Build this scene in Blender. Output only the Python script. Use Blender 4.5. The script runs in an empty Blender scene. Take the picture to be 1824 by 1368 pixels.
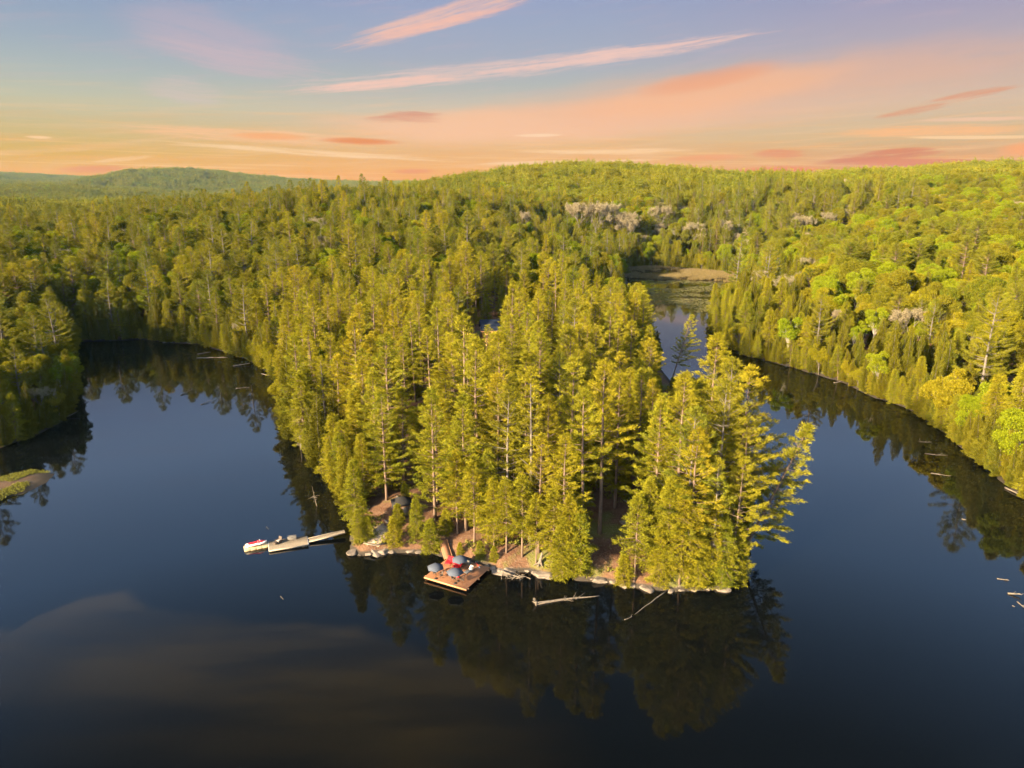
import bpy, math, random
import numpy as np
from mathutils import Vector, Matrix

SC = bpy.context.scene
COL = SC.collection
PI = math.pi

# ------------------------------------------------------------------ camera geometry
CAM_H, PITCH, FPX = 60.0, math.radians(15.4), 1267.0
CU, CV = 912.0, 684.0
cp, sp = math.cos(PITCH), math.sin(PITCH)

def ray(u, v):
    a, b = (u - CU) / FPX, (CV - v) / FPX
    return np.array([a, cp + b * sp, -sp + b * cp])

def W(u, v, z=0.0):
    """surveyed point: where the sight line of photo position (u, v) meets height z"""
    d = ray(u, v)
    t = (z - CAM_H) / d[2]
    return np.array([d[0] * t, d[1] * t, z])

def project(p):
    p = np.atleast_2d(p)
    y, z = p[:, 1], p[:, 2] - CAM_H
    dep = y * cp - z * sp
    up = y * sp + z * cp
    dd = np.maximum(dep, 1e-3)
    return CU + FPX * p[:, 0] / dd, CV - FPX * up / dd, dep

# ------------------------------------------------------------------ materials
def new_mat(name):
    m = bpy.data.materials.new(name)
    m.use_nodes = True
    nt = m.node_tree
    nt.nodes.clear()
    out = nt.nodes.new('ShaderNodeOutputMaterial')
    return m, nt, out

def mixrgb(nt, fac, a, b, typ='MIX'):
    n = nt.nodes.new('ShaderNodeMix')
    n.data_type = 'RGBA'
    n.blend_type = typ
    for sock, val in ((n.inputs[0], fac), (n.inputs[6], a), (n.inputs[7], b)):
        if hasattr(val, 'is_linked') or isinstance(val, bpy.types.NodeSocket):
            nt.links.new(val, sock)
        elif isinstance(val, (int, float)):
            sock.default_value = val
        else:
            sock.default_value = (*val, 1.0)
    return n.outputs[2]

def math_node(nt, op, a, b=None, c=None, clamp=False):
    n = nt.nodes.new('ShaderNodeMath')
    n.operation = op
    n.use_clamp = clamp
    for i, val in enumerate((a, b, c)):
        if val is None:
            continue
        if isinstance(val, bpy.types.NodeSocket):
            nt.links.new(val, n.inputs[i])
        else:
            n.inputs[i].default_value = val
    return n.outputs[0]

def noise(nt, vec, scale, detail=4.0, rough=0.55, dist=0.0):
    n = nt.nodes.new('ShaderNodeTexNoise')
    n.inputs['Scale'].default_value = scale
    n.inputs['Detail'].default_value = detail
    n.inputs['Roughness'].default_value = rough
    n.inputs['Distortion'].default_value = dist
    if vec is not None:
        nt.links.new(vec, n.inputs['Vector'])
    return n.outputs['Fac']

def ramp(nt, fac, stops, interp='LINEAR'):
    n = nt.nodes.new('ShaderNodeValToRGB')
    cr = n.color_ramp
    cr.interpolation = interp
    while len(cr.elements) > 1:
        cr.elements.remove(cr.elements[-1])
    cr.elements[0].position = stops[0][0]
    cr.elements[0].color = (*stops[0][1], 1)
    for p, c in stops[1:]:
        e = cr.elements.new(p)
        e.color = (*c, 1)
    nt.links.new(fac, n.inputs[0])
    return n.outputs[0]

def step01(nt, x, lo, hi):
    n = nt.nodes.new('ShaderNodeMapRange')
    n.interpolation_type = 'SMOOTHSTEP'
    nt.links.new(x, n.inputs[0])
    n.inputs[1].default_value = lo
    n.inputs[2].default_value = hi
    return n.outputs[0]

def foliage(name, ca, cb, transl=0.3):
    m, nt, out = new_mat(name)
    oi = nt.nodes.new('ShaderNodeObjectInfo')
    geo = nt.nodes.new('ShaderNodeNewGeometry')
    col = mixrgb(nt, oi.outputs['Random'], ca, cb)
    nz = noise(nt, geo.outputs['Position'], 0.55, 3.0)
    col = mixrgb(nt, step01(nt, nz, 0.35, 0.7), col, tuple(0.5 * a + 0.62 * b for a, b in zip(ca, cb)))
    # every leaf spray is a little lighter or duller than the next
    isl = math_node(nt, 'MULTIPLY_ADD', geo.outputs['Random Per Island'], 0.4, 0.8)
    hsv = nt.nodes.new('ShaderNodeHueSaturation')
    nt.links.new(isl, hsv.inputs['Value'])
    nt.links.new(col, hsv.inputs['Color'])
    d = nt.nodes.new('ShaderNodeBsdfDiffuse')
    t = nt.nodes.new('ShaderNodeBsdfTranslucent')
    mx = nt.nodes.new('ShaderNodeMixShader')
    mx.inputs[0].default_value = transl
    nt.links.new(hsv.outputs[0], d.inputs[0])
    nt.links.new(hsv.outputs[0], t.inputs[0])
    nt.links.new(d.outputs[0], mx.inputs[1])
    nt.links.new(t.outputs[0], mx.inputs[2])
    nt.links.new(mx.outputs[0], out.inputs[0])
    return m

def plain(name, col, rough=0.7, col2=None, scale=3.0, spec=0.3, bump=0.0, stretch=None, metallic=0.0, emit=None):
    m, nt, out = new_mat(name)
    b = nt.nodes.new('ShaderNodeBsdfPrincipled')
    b.inputs['Roughness'].default_value = rough
    b.inputs['Specular IOR Level'].default_value = spec
    b.inputs['Metallic'].default_value = metallic
    tc = nt.nodes.new('ShaderNodeTexCoord')
    vec = tc.outputs['Object']
    if stretch:
        mp = nt.nodes.new('ShaderNodeMapping')
        mp.inputs['Scale'].default_value = stretch
        nt.links.new(vec, mp.inputs[0])
        vec = mp.outputs[0]
    nz = noise(nt, vec, scale, 6.0, 0.65)
    c2 = col2 or tuple(c * 0.72 for c in col)
    nt.links.new(mixrgb(nt, step01(nt, nz, 0.3, 0.7), col, c2), b.inputs['Base Color'])
    if bump:
        bp = nt.nodes.new('ShaderNodeBump')
        bp.inputs['Strength'].default_value = bump
        bp.inputs['Distance'].default_value = 0.05
        nt.links.new(nz, bp.inputs['Height'])
        nt.links.new(bp.outputs[0], b.inputs['Normal'])
    if emit:
        b.inputs['Emission Color'].default_value = (*emit[0], 1)
        b.inputs['Emission Strength'].default_value = emit[1]
    nt.links.new(b.outputs[0], out.inputs[0])
    return m

M = {}
M['pine'] = foliage('pine_needles', (0.112, 0.120, 0.010), (0.184, 0.144, 0.009), 0.2)
M['pine_dull'] = foliage('pine_needles_dull', (0.070, 0.084, 0.010), (0.126, 0.108, 0.009), 0.2)
M['cedar'] = foliage('cedar_sprays', (0.056, 0.062, 0.007), (0.100, 0.082, 0.007), 0.15)
M['hemlock'] = foliage('hemlock_sprays', (0.088, 0.098, 0.008), (0.150, 0.124, 0.008), 0.2)
M['leaf_green'] = foliage('fresh_green_leaves', (0.100, 0.130, 0.006), (0.132, 0.136, 0.007), 0.25)
M['leaf_gold'] = foliage('golden_green_leaves', (0.120, 0.112, 0.007), (0.150, 0.122, 0.008), 0.25)
M['leaf_olive'] = foliage('olive_leaves', (0.066, 0.080, 0.007), (0.114, 0.094, 0.008), 0.22)
M['buds'] = foliage('pale_buds', (0.165, 0.145, 0.080), (0.180, 0.142, 0.088), 0.3)
M['bark'] = plain('pine_bark', (0.135, 0.092, 0.065), 0.9, (0.07, 0.048, 0.036), 2.0, 0.1, stretch=(1, 1, .25))
M['bark_grey'] = plain('grey_bark', (0.12, 0.10, 0.08), 0.9, (0.07, 0.06, 0.05), 2.0, 0.1, stretch=(1, 1, .3))
M['bark_white'] = plain('birch_bark', (0.26, 0.23, 0.19), 0.8, (0.15, 0.13, 0.11), 2.0, 0.1)
M['dead'] = plain('weathered_wood', (0.135, 0.110, 0.085), 0.9, (0.075, 0.060, 0.046), 4.0, 0.1)

# ------------------------------------------------------------------ mesh building
class MB:
    """collects verts and faces of one mesh (quads and n-gons)"""
    def __init__(self):
        self.v, self.f, self.n, self.mi = [], [], 0, []
    def add(self, verts, faces, mi=0):
        verts = np.asarray(verts, float)
        self.v.append(verts)
        self.f += [tuple(int(i) + self.n for i in f) for f in faces]
        self.mi += [mi] * len(faces)
        self.n += len(verts)
        return self
    def box(self, c, s, rz=0.0, rx=0.0, ry=0.0, mi=0, taper=1.0):
        x, y, z = s[0] / 2, s[1] / 2, s[2] / 2
        t = taper
        v = np.array([(-x, -y, -z), (x, -y, -z), (x, y, -z), (-x, y, -z), (-x*t, -y*t, z), (x*t, -y*t, z), (x*t, y*t, z), (-x*t, y*t, z)])
        R = np.array(Matrix.Rotation(rz, 3, 'Z') @ Matrix.Rotation(ry, 3, 'Y') @ Matrix.Rotation(rx, 3, 'X'))
        v = v @ R.T + np.array(c)
        return self.add(v, [(0, 3, 2, 1), (4, 5, 6, 7), (0, 1, 5, 4), (1, 2, 6, 5), (2, 3, 7, 6), (3, 0, 4, 7)], mi)
    def tube(self, pts, rad, n=6, mi=0, cap=True):
        pts = np.asarray(pts, float)
        k = len(pts)
        rad = np.full(k, rad) if np.isscalar(rad) else np.asarray(rad, float)
        tan = np.gradient(pts, axis=0)
        tan /= np.linalg.norm(tan, axis=1)[:, None] + 1e-9
        ref = np.array([0, 0, 1.0]) if abs(tan[0][2]) < 0.9 else np.array([1.0, 0, 0])
        a = np.cross(tan, ref)
        a /= np.linalg.norm(a, axis=1)[:, None] + 1e-9
        b = np.cross(tan, a)
        ang = np.arange(n) * 2 * PI / n
        ring = (a[:, None, :] * np.cos(ang)[None, :, None] + b[:, None, :] * np.sin(ang)[None, :, None]) * rad[:, None, None] + pts[:, None, :]
        f = []
        for i in range(k - 1):
            for j in range(n):
                j2 = (j + 1) % n
                f.append((i * n + j, i * n + j2, (i + 1) * n + j2, (i + 1) * n + j))
        if cap:
            f.append(tuple(range(n))[::-1])
            f.append(tuple((k - 1) * n + j for j in range(n)))
        return self.add(ring.reshape(-1, 3), f, mi)
    def loft(self, rings, mi=0, cap=True):
        """rings: k x n x 3, closed cross-sections"""
        r = np.asarray(rings, float)
        k, n = r.shape[:2]
        f = []
        for i in range(k - 1):
            for j in range(n):
                j2 = (j + 1) % n
                f.append((i * n + j, i * n + j2, (i + 1) * n + j2, (i + 1) * n + j))
        if cap:
            f.append(tuple(range(n))[::-1])
            f.append(tuple((k - 1) * n + j for j in range(n)))
        return self.add(r.reshape(-1, 3), f, mi)
    def quads(self, q, mi=0):
        """q: N x 4 x 3"""
        q = np.asarray(q)
        n = len(q)
        idx = np.arange(n * 4).reshape(n, 4)
        return self.add(q.reshape(-1, 3), idx.tolist(), mi)
    def mesh(self, name, mats, smooth=False):
        me = bpy.data.meshes.new(name)
        v = np.concatenate(self.v) if self.v else np.zeros((0, 3))
        me.vertices.add(len(v))
        me.vertices.foreach_set('co', v.ravel().astype(np.float32))
        tot = np.array([len(f) for f in self.f], np.int32)
        st = np.concatenate([[0], np.cumsum(tot)[:-1]]).astype(np.int32)
        me.loops.add(int(tot.sum()))
        me.loops.foreach_set('vertex_index', np.fromiter((i for f in self.f for i in f), np.int32, int(tot.sum())))
        me.polygons.add(len(tot))
        me.polygons.foreach_set('loop_start', st)
        for m in (mats if isinstance(mats, (list, tuple)) else [mats]):
            me.materials.append(m)
        me.polygons.foreach_set('material_index', np.array(self.mi, np.int32))
        if smooth:
            me.polygons.foreach_set('use_smooth', np.ones(len(tot), bool))
        me.update(calc_edges=True)
        me.validate()
        return me
    def obj(self, name, mats, parent=None, loc=None, rz=0.0, smooth=False, bevel=0.0):
        o = bpy.data.objects.new(name, self.mesh(name, mats, smooth))
        COL.objects.link(o)
        if parent is not None:
            o.parent = parent
        if loc is not None:
            o.location = loc
        o.rotation_euler = (0, 0, rz)
        if bevel:
            bm = o.modifiers.new('edge', 'BEVEL')
            bm.width = bevel
            bm.segments = 2
        return o

def tag(o, label=None, cat=None, group=None, kind=None):
    if label: o['label'] = label
    if cat: o['category'] = cat
    if group: o['group'] = group
    if kind: o['kind'] = kind
    return o

def thing(name, label, cat, loc=(0, 0, 0), rz=0.0, group=None):
    o = bpy.data.objects.new(name, None)
    o.empty_display_size = 0.3
    COL.objects.link(o)
    o.location = tuple(float(a) for a in loc)
    o.rotation_euler = (0, 0, rz)
    return tag(o, label, cat, group)

# ------------------------------------------------------------------ the lake's outline, surveyed on the water plane
shore_px = [(0, 800), (60, 778), (110, 752), (135, 730), (138, 690), (128, 650), (134, 622), (142, 608), (200, 607), (255, 605), (300, 611),
            (350, 613), (400, 628), (440, 641), (478, 664), (500, 690), (506, 720), (508, 752), (528, 792), (560, 828), (592, 864), (618, 905),
            (628, 940), (622, 975), (640, 990), (668, 988), (700, 984), (735, 986), (762, 984), (790, 992), (835, 1003), (872, 1010), (890, 1024),
            (912, 1019), (945, 1018), (965, 1027), (1000, 1026), (1030, 1034), (1062, 1036), (1090, 1040), (1130, 1047), (1165, 1050),
            (1200, 1055), (1245, 1053), (1285, 1050), (1310, 1040), (1330, 1010), (1334, 965), (1322, 905), (1312, 850), (1292, 800), (1255, 745),
            (1212, 700), (1180, 660), (1152, 610), (1136, 570), (1128, 535), (1120, 505), (1112, 478), (1160, 474), (1230, 479), (1300, 485),
            (1334, 493), (1322, 512), (1290, 540), (1268, 566), (1266, 590), (1282, 612), (1322, 633), (1380, 647), (1455, 668), (1500, 682),
            (1555, 708), (1615, 727), (1640, 742), (1680, 772), (1722, 806), (1762, 842), (1824, 890), (1900, 945)]
lake = [W(u, v)[:2] for u, v in shore_px]
lake += [np.array(p) for p in ((190, 70), (300, 30), (380, -120), (380, -420), (-420, -420), (-430, -40), (-300, 70), (-215, 112), (-160, 140))]
lake = np.array(lake)
islet = np.array([W(u, v)[:2] for u, v in ((-60, 905), (-20, 912), (20, 886), (60, 872), (95, 858), (98, 842), (60, 838), (20, 846), (-30, 862), (-70, 880))])

def poly_sdf(poly, x, y):
    """positive outside"""
    x, y = np.asarray(x, float).ravel(), np.asarray(y, float).ravel()
    d2 = np.full(len(x), 1e18)
    inside = np.zeros(len(x), bool)
    n = len(poly)
    for i in range(n):
        ax, ay = poly[i]
        bx, by = poly[(i + 1) % n]
        ex, ey = bx - ax, by - ay
        t = np.clip(((x - ax) * ex + (y - ay) * ey) / (ex * ex + ey * ey + 1e-12), 0, 1)
        d2 = np.minimum(d2, (x - ax - t * ex) ** 2 + (y - ay - t * ey) ** 2)
        if ay != by:
            c = ((ay > y) != (by > y)) & (x < (bx - ax) * (y - ay) / (by - ay) + ax)
            inside ^= c
    d = np.sqrt(d2)
    return np.where(inside, -d, d)

def vnoise(x, y, s, seed=0):
    """smooth value noise, -1..1"""
    x, y = np.asarray(x) / s + seed * 17.3, np.asarray(y) / s + seed * 9.1
    xi, yi = np.floor(x), np.floor(y)
    fx, fy = x - xi, y - yi
    fx, fy = fx * fx * (3 - 2 * fx), fy * fy * (3 - 2 * fy)
    def h(a, b):
        k = np.sin(a * 127.1 + b * 311.7 + seed * 74.7) * 43758.5453
        return (k - np.floor(k)) * 2 - 1
    return (h(xi, yi) * (1 - fx) + h(xi + 1, yi) * fx) * (1 - fy) + (h(xi, yi + 1) * (1 - fx) + h(xi + 1, yi + 1) * fx) * fy

def sst(x, a, b):
    t = np.clip((x - a) / (b - a), 0, 1)
    return t * t * (3 - 2 * t)

HILLS = [  # x, y, height, spread x-, spread x+, spread y-, spread y+
    (150, 1150, 70, 270, 225, 300, 500),
    (720, 950, 67, 370, 560, 420, 600),
    (150, 640, 6, 200, 200, 120, 120),
    (-130, 640, 30, 170, 190, 190, 260),
    (-470, 980, 17, 150, 170, 220, 250),
    (-650, 820, 20, 180, 160, 210, 300),
    (-1700, 3600, 88, 200, 330, 500, 600),
    (-3700, 5000, 68, 1100, 700, 900, 900),
    (-1450, 2300, 44, 420, 300, 350, 400),
    (-2300, 3000, 46, 420, 400, 350, 400),
]

def land_d(x, y):
    d = poly_sdf(lake, x, y)
    return np.maximum(d, -poly_sdf(islet, x, y))

def ground(x, y, d=None):
    x, y = np.asarray(x, float).ravel(), np.asarray(y, float).ravel()
    if d is None:
        d = land_d(x, y)
    is_islet = poly_sdf(islet, x, y) < 0.5
    marsh = sst(y, 455, 480) * sst(y, 590, 560) * sst(x, 60, 75) * sst(x, 215, 190)
    dn = np.maximum(d, 0)
    front = sst(x, -38, -30) * sst(x, 46, 38) * sst(y, 135, 122)
    z = (0.3 + 1.2 * front) * (1 - np.exp(-dn / 1.4)) + 8.0 * (1 - np.exp(-dn / 38.0))
    hh = np.zeros(len(x))
    for (hx, hy, hz, sl, sr, sf, sb) in HILLS:
        sx = np.where(x < hx, sl, sr)
        sy = np.where(y < hy, sf, sb)
        g = hz * np.exp(-0.5 * (((x - hx) / sx) ** 2 + ((y - hy) / sy) ** 2))
        hh += g ** 3
    hh = hh ** (1 / 3)
    hh += 62 * sst(y, 2600, 4600)
    z += hh * sst(dn, 0, 130)
    z += (vnoise(x, y, 60, 1) * 2.5 + vnoise(x, y, 170, 2) * 4) * sst(dn, 20, 120)
    z += vnoise(x, y, 9, 3) * 0.5 * sst(dn, 0, 6) + vnoise(x, y, 3.3, 4) * 0.22 * sst(dn, 0.3, 3)
    lz = -np.minimum(np.maximum(-d, 0) * 0.35, 4.0) - 0.25
    z = np.where(d > 0, z, lz)
    z = np.where(is_islet & (d > 0), 0.15 + 0.4 * (1 - np.exp(-dn / 2.0)) + vnoise(x, y, 2.0, 5) * 0.08, z)
    return z

def G1(x, y):
    return float(ground([x], [y])[0])

def on_ground(u, v, z0=3.0):
    """the point of the ground seen along the sight line through photo position (u, v)"""
    d = ray(u, v)
    t = np.linspace(60, 700, 3000)
    px, py, pz = d[0] * t, d[1] * t, CAM_H + d[2] * t
    g = ground(px, py)
    i = int(np.argmax(pz <= np.maximum(g, 0)))
    return np.array([px[i], py[i], max(g[i], 0)])

# ------------------------------------------------------------------ trees
def unit(a):
    return a / (np.linalg.norm(a, axis=-1, keepdims=True) + 1e-9)

def leaf_quads(pos, direc, side, length, width):
    """diamond-shaped leaf or needle sprays"""
    L, Wd = np.asarray(length)[:, None], np.asarray(width)[:, None]
    mid = pos + direc * L * 0.5
    return np.stack([pos, mid + side * Wd * 0.5, pos + direc * L, mid - side * Wd * 0.5], axis=1)

def rand_dirs(r, n):
    return unit(r.normal(size=(n, 3)))

def trunk_pts(r, H, lean=0.0, k=9):
    t = np.linspace(0, 1, k)
    a = r.uniform(0, 2 * PI)
    w = 0.012 * H * np.sin(t * r.uniform(3, 6) + r.uniform(0, 6)) * t
    return np.stack([w * math.cos(a) + lean * H * t ** 1.6, w * math.sin(a), H * t - 0.6 * (t == 0)], 1)

def along(pts, z):
    """x, y of the trunk line at height z"""
    return np.array([np.interp(z, pts[:, 2], pts[:, 0]), np.interp(z, pts[:, 2], pts[:, 1]), z])

def make_pine(seed, H=27.0, base=0.42, width=4.6, gap=1.0, drop=0.2, full=1.25, side=None, dead=0, curve=0.17, flat=0.0, tuft=(0.42, 0.06), lean=0.0, top_el=40, low_el=1, prof_pow=0.85, nb=(4, 6)):
    r = np.random.default_rng(seed)
    wood, crown = MB(), MB()
    tp = trunk_pts(r, H, lean)
    rr = np.interp(np.linspace(0, 1, 9), [0, 0.06, 0.6, 1], [0.40, 0.31, 0.19, 0.03]) * H / 27
    wood.tube(tp, rr, 7)
    cb = H * base
    z = cb
    P, D, S, Ls = [], [], [], []
    while z < H - 0.4:
        t = (z - cb) / (H - cb)
        prof = (1 - t) ** prof_pow * min(1.0, 0.5 + t * 2.4)
        n = r.integers(nb[0], nb[1] + 1)
        a0 = r.uniform(0, 2 * PI)
        for k in range(n):
            if r.uniform() < drop * 0.7 * (1 - 0.6 * t):
                continue
            az = a0 + 2 * PI * k / n + r.normal() * 0.25
            L = width * prof * (r.uniform(0.5, 1.28) if flat == 0 else r.uniform(0.4, 1.3)) + 0.22
            if side is not None:
                L *= 1 + 0.45 * math.cos(az - side)
            el = math.radians(np.interp(t, [0, 0.35, 0.8, 1], [low_el - 6, low_el + 6, low_el + 20, top_el]) + r.normal() * 6)
            h = np.array([math.cos(az), math.sin(az), 0])
            sd = np.array([-math.sin(az), math.cos(az), 0])
            s = np.linspace(0, 1, 5)
            o = along(tp, z + r.normal() * 0.15)
            cv = curve * r.uniform(0.5, 1.3)
            line = o + h * (L * math.cos(el) * s)[:, None] + np.array([0, 0, 1.0]) * (L * (math.sin(el) * s + cv * s * s))[:, None] + sd * (0.12 * L * r.normal() * s * s)[:, None]
            wood.tube(line, np.interp(s, [0, 1], [0.02 + 0.016 * L, 0.012]), 3, cap=False)
            if dead and t < dead:
                continue
            q0 = 0.3 if flat == 0 else 0.2
            ns = max(3, int(L / 0.34))
            for q in range(ns):
                sq = q0 + (1 - q0) * (q + r.uniform()) / ns
                p0 = np.array([np.interp(sq, s, line[:, i]) for i in range(3)])
                sg = 1 if (q % 2) else -1
                ls = (0.5 + (0.26 if flat else 0.20) * L * (1.05 - sq)) * r.uniform(0.6, 1.15)
                an = math.radians(r.uniform(30, 65) if flat else r.uniform(18, 52)) * sg
                d = unit(h * math.cos(an) + sd * math.sin(an) + np.array([0, 0, 0.15 + cv * sq * 0.9 - flat]))
                m = max(2, int(ls / 0.2 * full))
                f = r.uniform(0.15, 1.0, m)
                P.append(p0 + d * (f * ls)[:, None])
                D.append(np.repeat(d[None], m, 0))
                Ls.append(np.full(m, 1.0))
            m = max(3, int(4 * full))
            P.append(np.repeat(line[-1][None], m, 0) - h * r.uniform(0, 0.5, m)[:, None])
            D.append(np.repeat(unit(h + np.array([0, 0, 0.5 + cv]))[None], m, 0))
            Ls.append(np.full(m, 1.1))
        z += gap * r.uniform(0.75, 1.3) * (1 - 0.4 * t)
    n = 26
    zz = H - r.uniform(0, 1.6, n)
    P.append(np.stack([np.interp(zz, tp[:, 2], tp[:, 0]), np.interp(zz, tp[:, 2], tp[:, 1]), zz], 1))
    aa = r.uniform(0, 2 * PI, n)
    D.append(np.stack([np.cos(aa) * .6, np.sin(aa) * .6, np.full(n, .8)], 1))
    Ls.append(np.full(n, 1.0))
    P, D, Ls = np.concatenate(P), np.concatenate(D), np.concatenate(Ls)
    # three needle sprays at each spot
    rp = 7 if flat == 0 else 5
    P, D, Ls = np.repeat(P, rp, 0), np.repeat(D, rp, 0), np.repeat(Ls, rp)
    n = len(P)
    up = np.array([0, 0, 1.0])
    D = unit(D + rand_dirs(r, n) * 0.5 + up * (0.20 - flat))
    Sd = unit(np.cross(D, rand_dirs(r, n)))
    crown.quads(leaf_quads(P + r.normal(size=(n, 3)) * np.array([.16, .16, .09]), D, Sd, tuft[0] * Ls * r.uniform(0.6, 1.25, n), tuft[1] * r.uniform(0.7, 1.5, n)))
    return wood, crown

def make_cedar(seed, H=13.0, R=2.3, n=15000, bare=0.02, pw=0.72, spire=1.0):
    r = np.random.default_rng(seed)
    wood, crown = MB(), MB()
    tp = trunk_pts(r, H * 0.97)
    wood.tube(tp, np.interp(np.linspace(0, 1, 9), [0, 1], [0.2, 0.02]) * H / 13, 6)
    t = 1 - np.sqrt(r.uniform(0, 1, n) * 0.998)
    t = np.clip(t * 1.02, 0, 1)
    az = r.uniform(0, 2 * PI, n)
    lob = 0.80 + 0.20 * np.sin(az * 3 + t * 9 + seed) + 0.20 * np.sin(az * 5 - t * 23 + 2 * seed) + 0.20 * np.sin(t * 47 + az * 2)
    prof = (1 - t) ** pw * np.minimum(1, 0.62 + t * 3.2) * spire
    rad = R * prof * lob * np.where(r.uniform(size=n) < .72, r.uniform(0.82, 1.08, n), r.uniform(0.25, 0.85, n))
    z = H * (bare + (1 - bare) * t)
    P = np.stack([rad * np.cos(az), rad * np.sin(az), z], 1)
    out = np.stack([np.cos(az), np.sin(az), np.zeros(n)], 1)
    D = unit(out * 0.8 + rand_dirs(r, n) * 0.5 + np.array([0, 0, 0.55]))
    S = unit(np.cross(D, out + rand_dirs(r, n) * 0.8))
    crown.quads(leaf_quads(P, D, S, r.uniform(0.25, 0.55, n) * (0.6 + .4 * (1 - t)), r.uniform(0.07, 0.17, n)))
    for k in range(10):
        zz = H * r.uniform(0.1, 0.75)
        a = r.uniform(0, 2 * PI)
        wood.tube([[0, 0, zz], [math.cos(a) * R * .7, math.sin(a) * R * .7, zz + .5]], [0.04, 0.01], 3, cap=False)
    return wood, crown

def make_leafy(seed, H=15.0, R=4.2, n=21000, clumps=24, leaf=(0.2, 0.42), birch=False, low=0.3):
    r = np.random.default_rng(seed)
    wood, crown = MB(), MB()
    tp = trunk_pts(r, H * 0.8)
    wood.tube(tp, np.interp(np.linspace(0, 1, 9), [0, .08, 1], [0.26, 0.2, 0.04]) * H / 15, 6)
    cz, rz = H * (1 + low) / 2, H * (1 - low) / 2
    C = []
    while len(C) < clumps:
        d = rand_dirs(r, 1)[0]
        q = r.uniform(0.35, 0.86) ** 0.7
        c = np.array([d[0] * R * q, d[1] * R * q, cz + d[2] * rz * q])
        C.append(c)
    C = np.array(C)
    cr = r.uniform(0.24, 0.42, clumps) * R
    for c in C:
        zb = r.uniform(0.3, 0.6) * c[2]
        o = along(tp, zb)
        mid = (o + c) / 2 + np.array([0, 0, 0.3])
        wood.tube([o, mid, c], [0.09, 0.055, 0.02], 4, cap=False)
        for k in range(3):
            e = c + rand_dirs(r, 1)[0] * R * .3
            wood.tube([mid, (mid + e) / 2 + r.normal(size=3) * .15, e], [0.04, 0.025, 0.01], 3, cap=False)
    w = cr ** 2
    which = r.choice(clumps, n, p=w / w.sum())
    d = rand_dirs(r, n)
    d[:, 2] = np.where(r.uniform(size=n) < 0.6, np.abs(d[:, 2]), d[:, 2])
    rr = cr[which] * r.uniform(0.35, 1.12, n) ** 0.6
    P = C[which] + d * rr[:, None] * np.array([1, 1, 0.78])
    D = unit(rand_dirs(r, n) + d * 0.7)
    S = unit(np.cross(D, rand_dirs(r, n)))
    crown.quads(leaf_quads(P, D, S, r.uniform(*leaf, n), r.uniform(leaf[0] * .7, leaf[1] * .62, n)))
    return wood, crown

def make_bare(seed, H=15.0, R=3.6, buds=5200, twig=0.02, depth=4):
    """a broadleaf tree in bud: limbs, fans of twigs, specks of pale buds"""
    r = np.random.default_rng(seed)
    wood, crown = MB(), MB()
    tips = []
    def grow(o, d, L, rad, lv):
        e = o + d * L
        m = (o + e) / 2 + r.normal(size=3) * L * 0.05
        wood.tube([o, m, e], [rad, rad * .8, rad * .55], 5 if lv > 2 else 3, cap=False)
        if lv == 0:
            tips.append((o, e))
            return
        for k in range(3 if lv > 1 else 4):
            nd = unit(d + rand_dirs(r, 1)[0] * 0.62 + np.array([0, 0, 0.16]))
            grow(e - d * L * r.uniform(0, .3), nd, L * r.uniform(0.58, 0.8), rad * .55, lv - 1)
    tp = trunk_pts(r, H * .42)
    wood.tube(tp, np.interp(np.linspace(0, 1, 9), [0, 1], [0.24, 0.16]), 6)
    top = tp[-1]
    for k in range(5):
        a = 2 * PI * k / 5 + r.normal() * .3
        d = unit(np.array([math.cos(a) * .55, math.sin(a) * .55, 1.0]))
        grow(top - np.array([0, 0, r.uniform(0, H * .12)]), d, H * .2, 0.1, depth)
    T = np.array(tips)
    w = r.integers(0, len(T), buds)
    f = r.uniform(0, 1.15, buds)[:, None]
    P = T[w, 0] * (1 - f) + T[w, 1] * f + r.normal(size=(buds, 3)) * 0.16
    D = rand_dirs(r, buds)
    S = unit(np.cross(D, rand_dirs(r, buds)))
    crown.quads(leaf_quads(P, D, S, r.uniform(.12, .34, buds), r.uniform(.08, .2, buds)))
    return wood, crown

def make_snag(seed, H=11.0, fine=True, lean=0.04):
    r = np.random.default_rng(seed)
    wood = MB()
    tp = trunk_pts(r, H, lean)
    wood.tube(tp, np.interp(np.linspace(0, 1, 9), [0, 1], [0.22, 0.03]) * H / 11, 6)
    for k in range(int(46 if fine else 12)):
        z = H * r.uniform(0.15, 0.97)
        a = r.uniform(0, 2 * PI)
        L = r.uniform(0.5, 2.4) * (1.1 - z / H) + 0.3
        o = along(tp, z)
        d = np.array([math.cos(a), math.sin(a), r.uniform(-.25, .25)])
        e = o + d * L
        wood.tube([o, (o + e) / 2 + np.array([0, 0, .1]), e], [0.045, 0.03, 0.012], 4, cap=False)
        if fine:
            for q in range(4):
                f = r.uniform(.3, .95)
                p = o + (e - o) * f
                d2 = unit(d + rand_dirs(r, 1)[0] * .8 + np.array([0, 0, -.35]))
                wood.tube([p, p + d2 * r.uniform(.3, .8)], [0.018, 0.008], 3, cap=False)
    return wood, None

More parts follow.
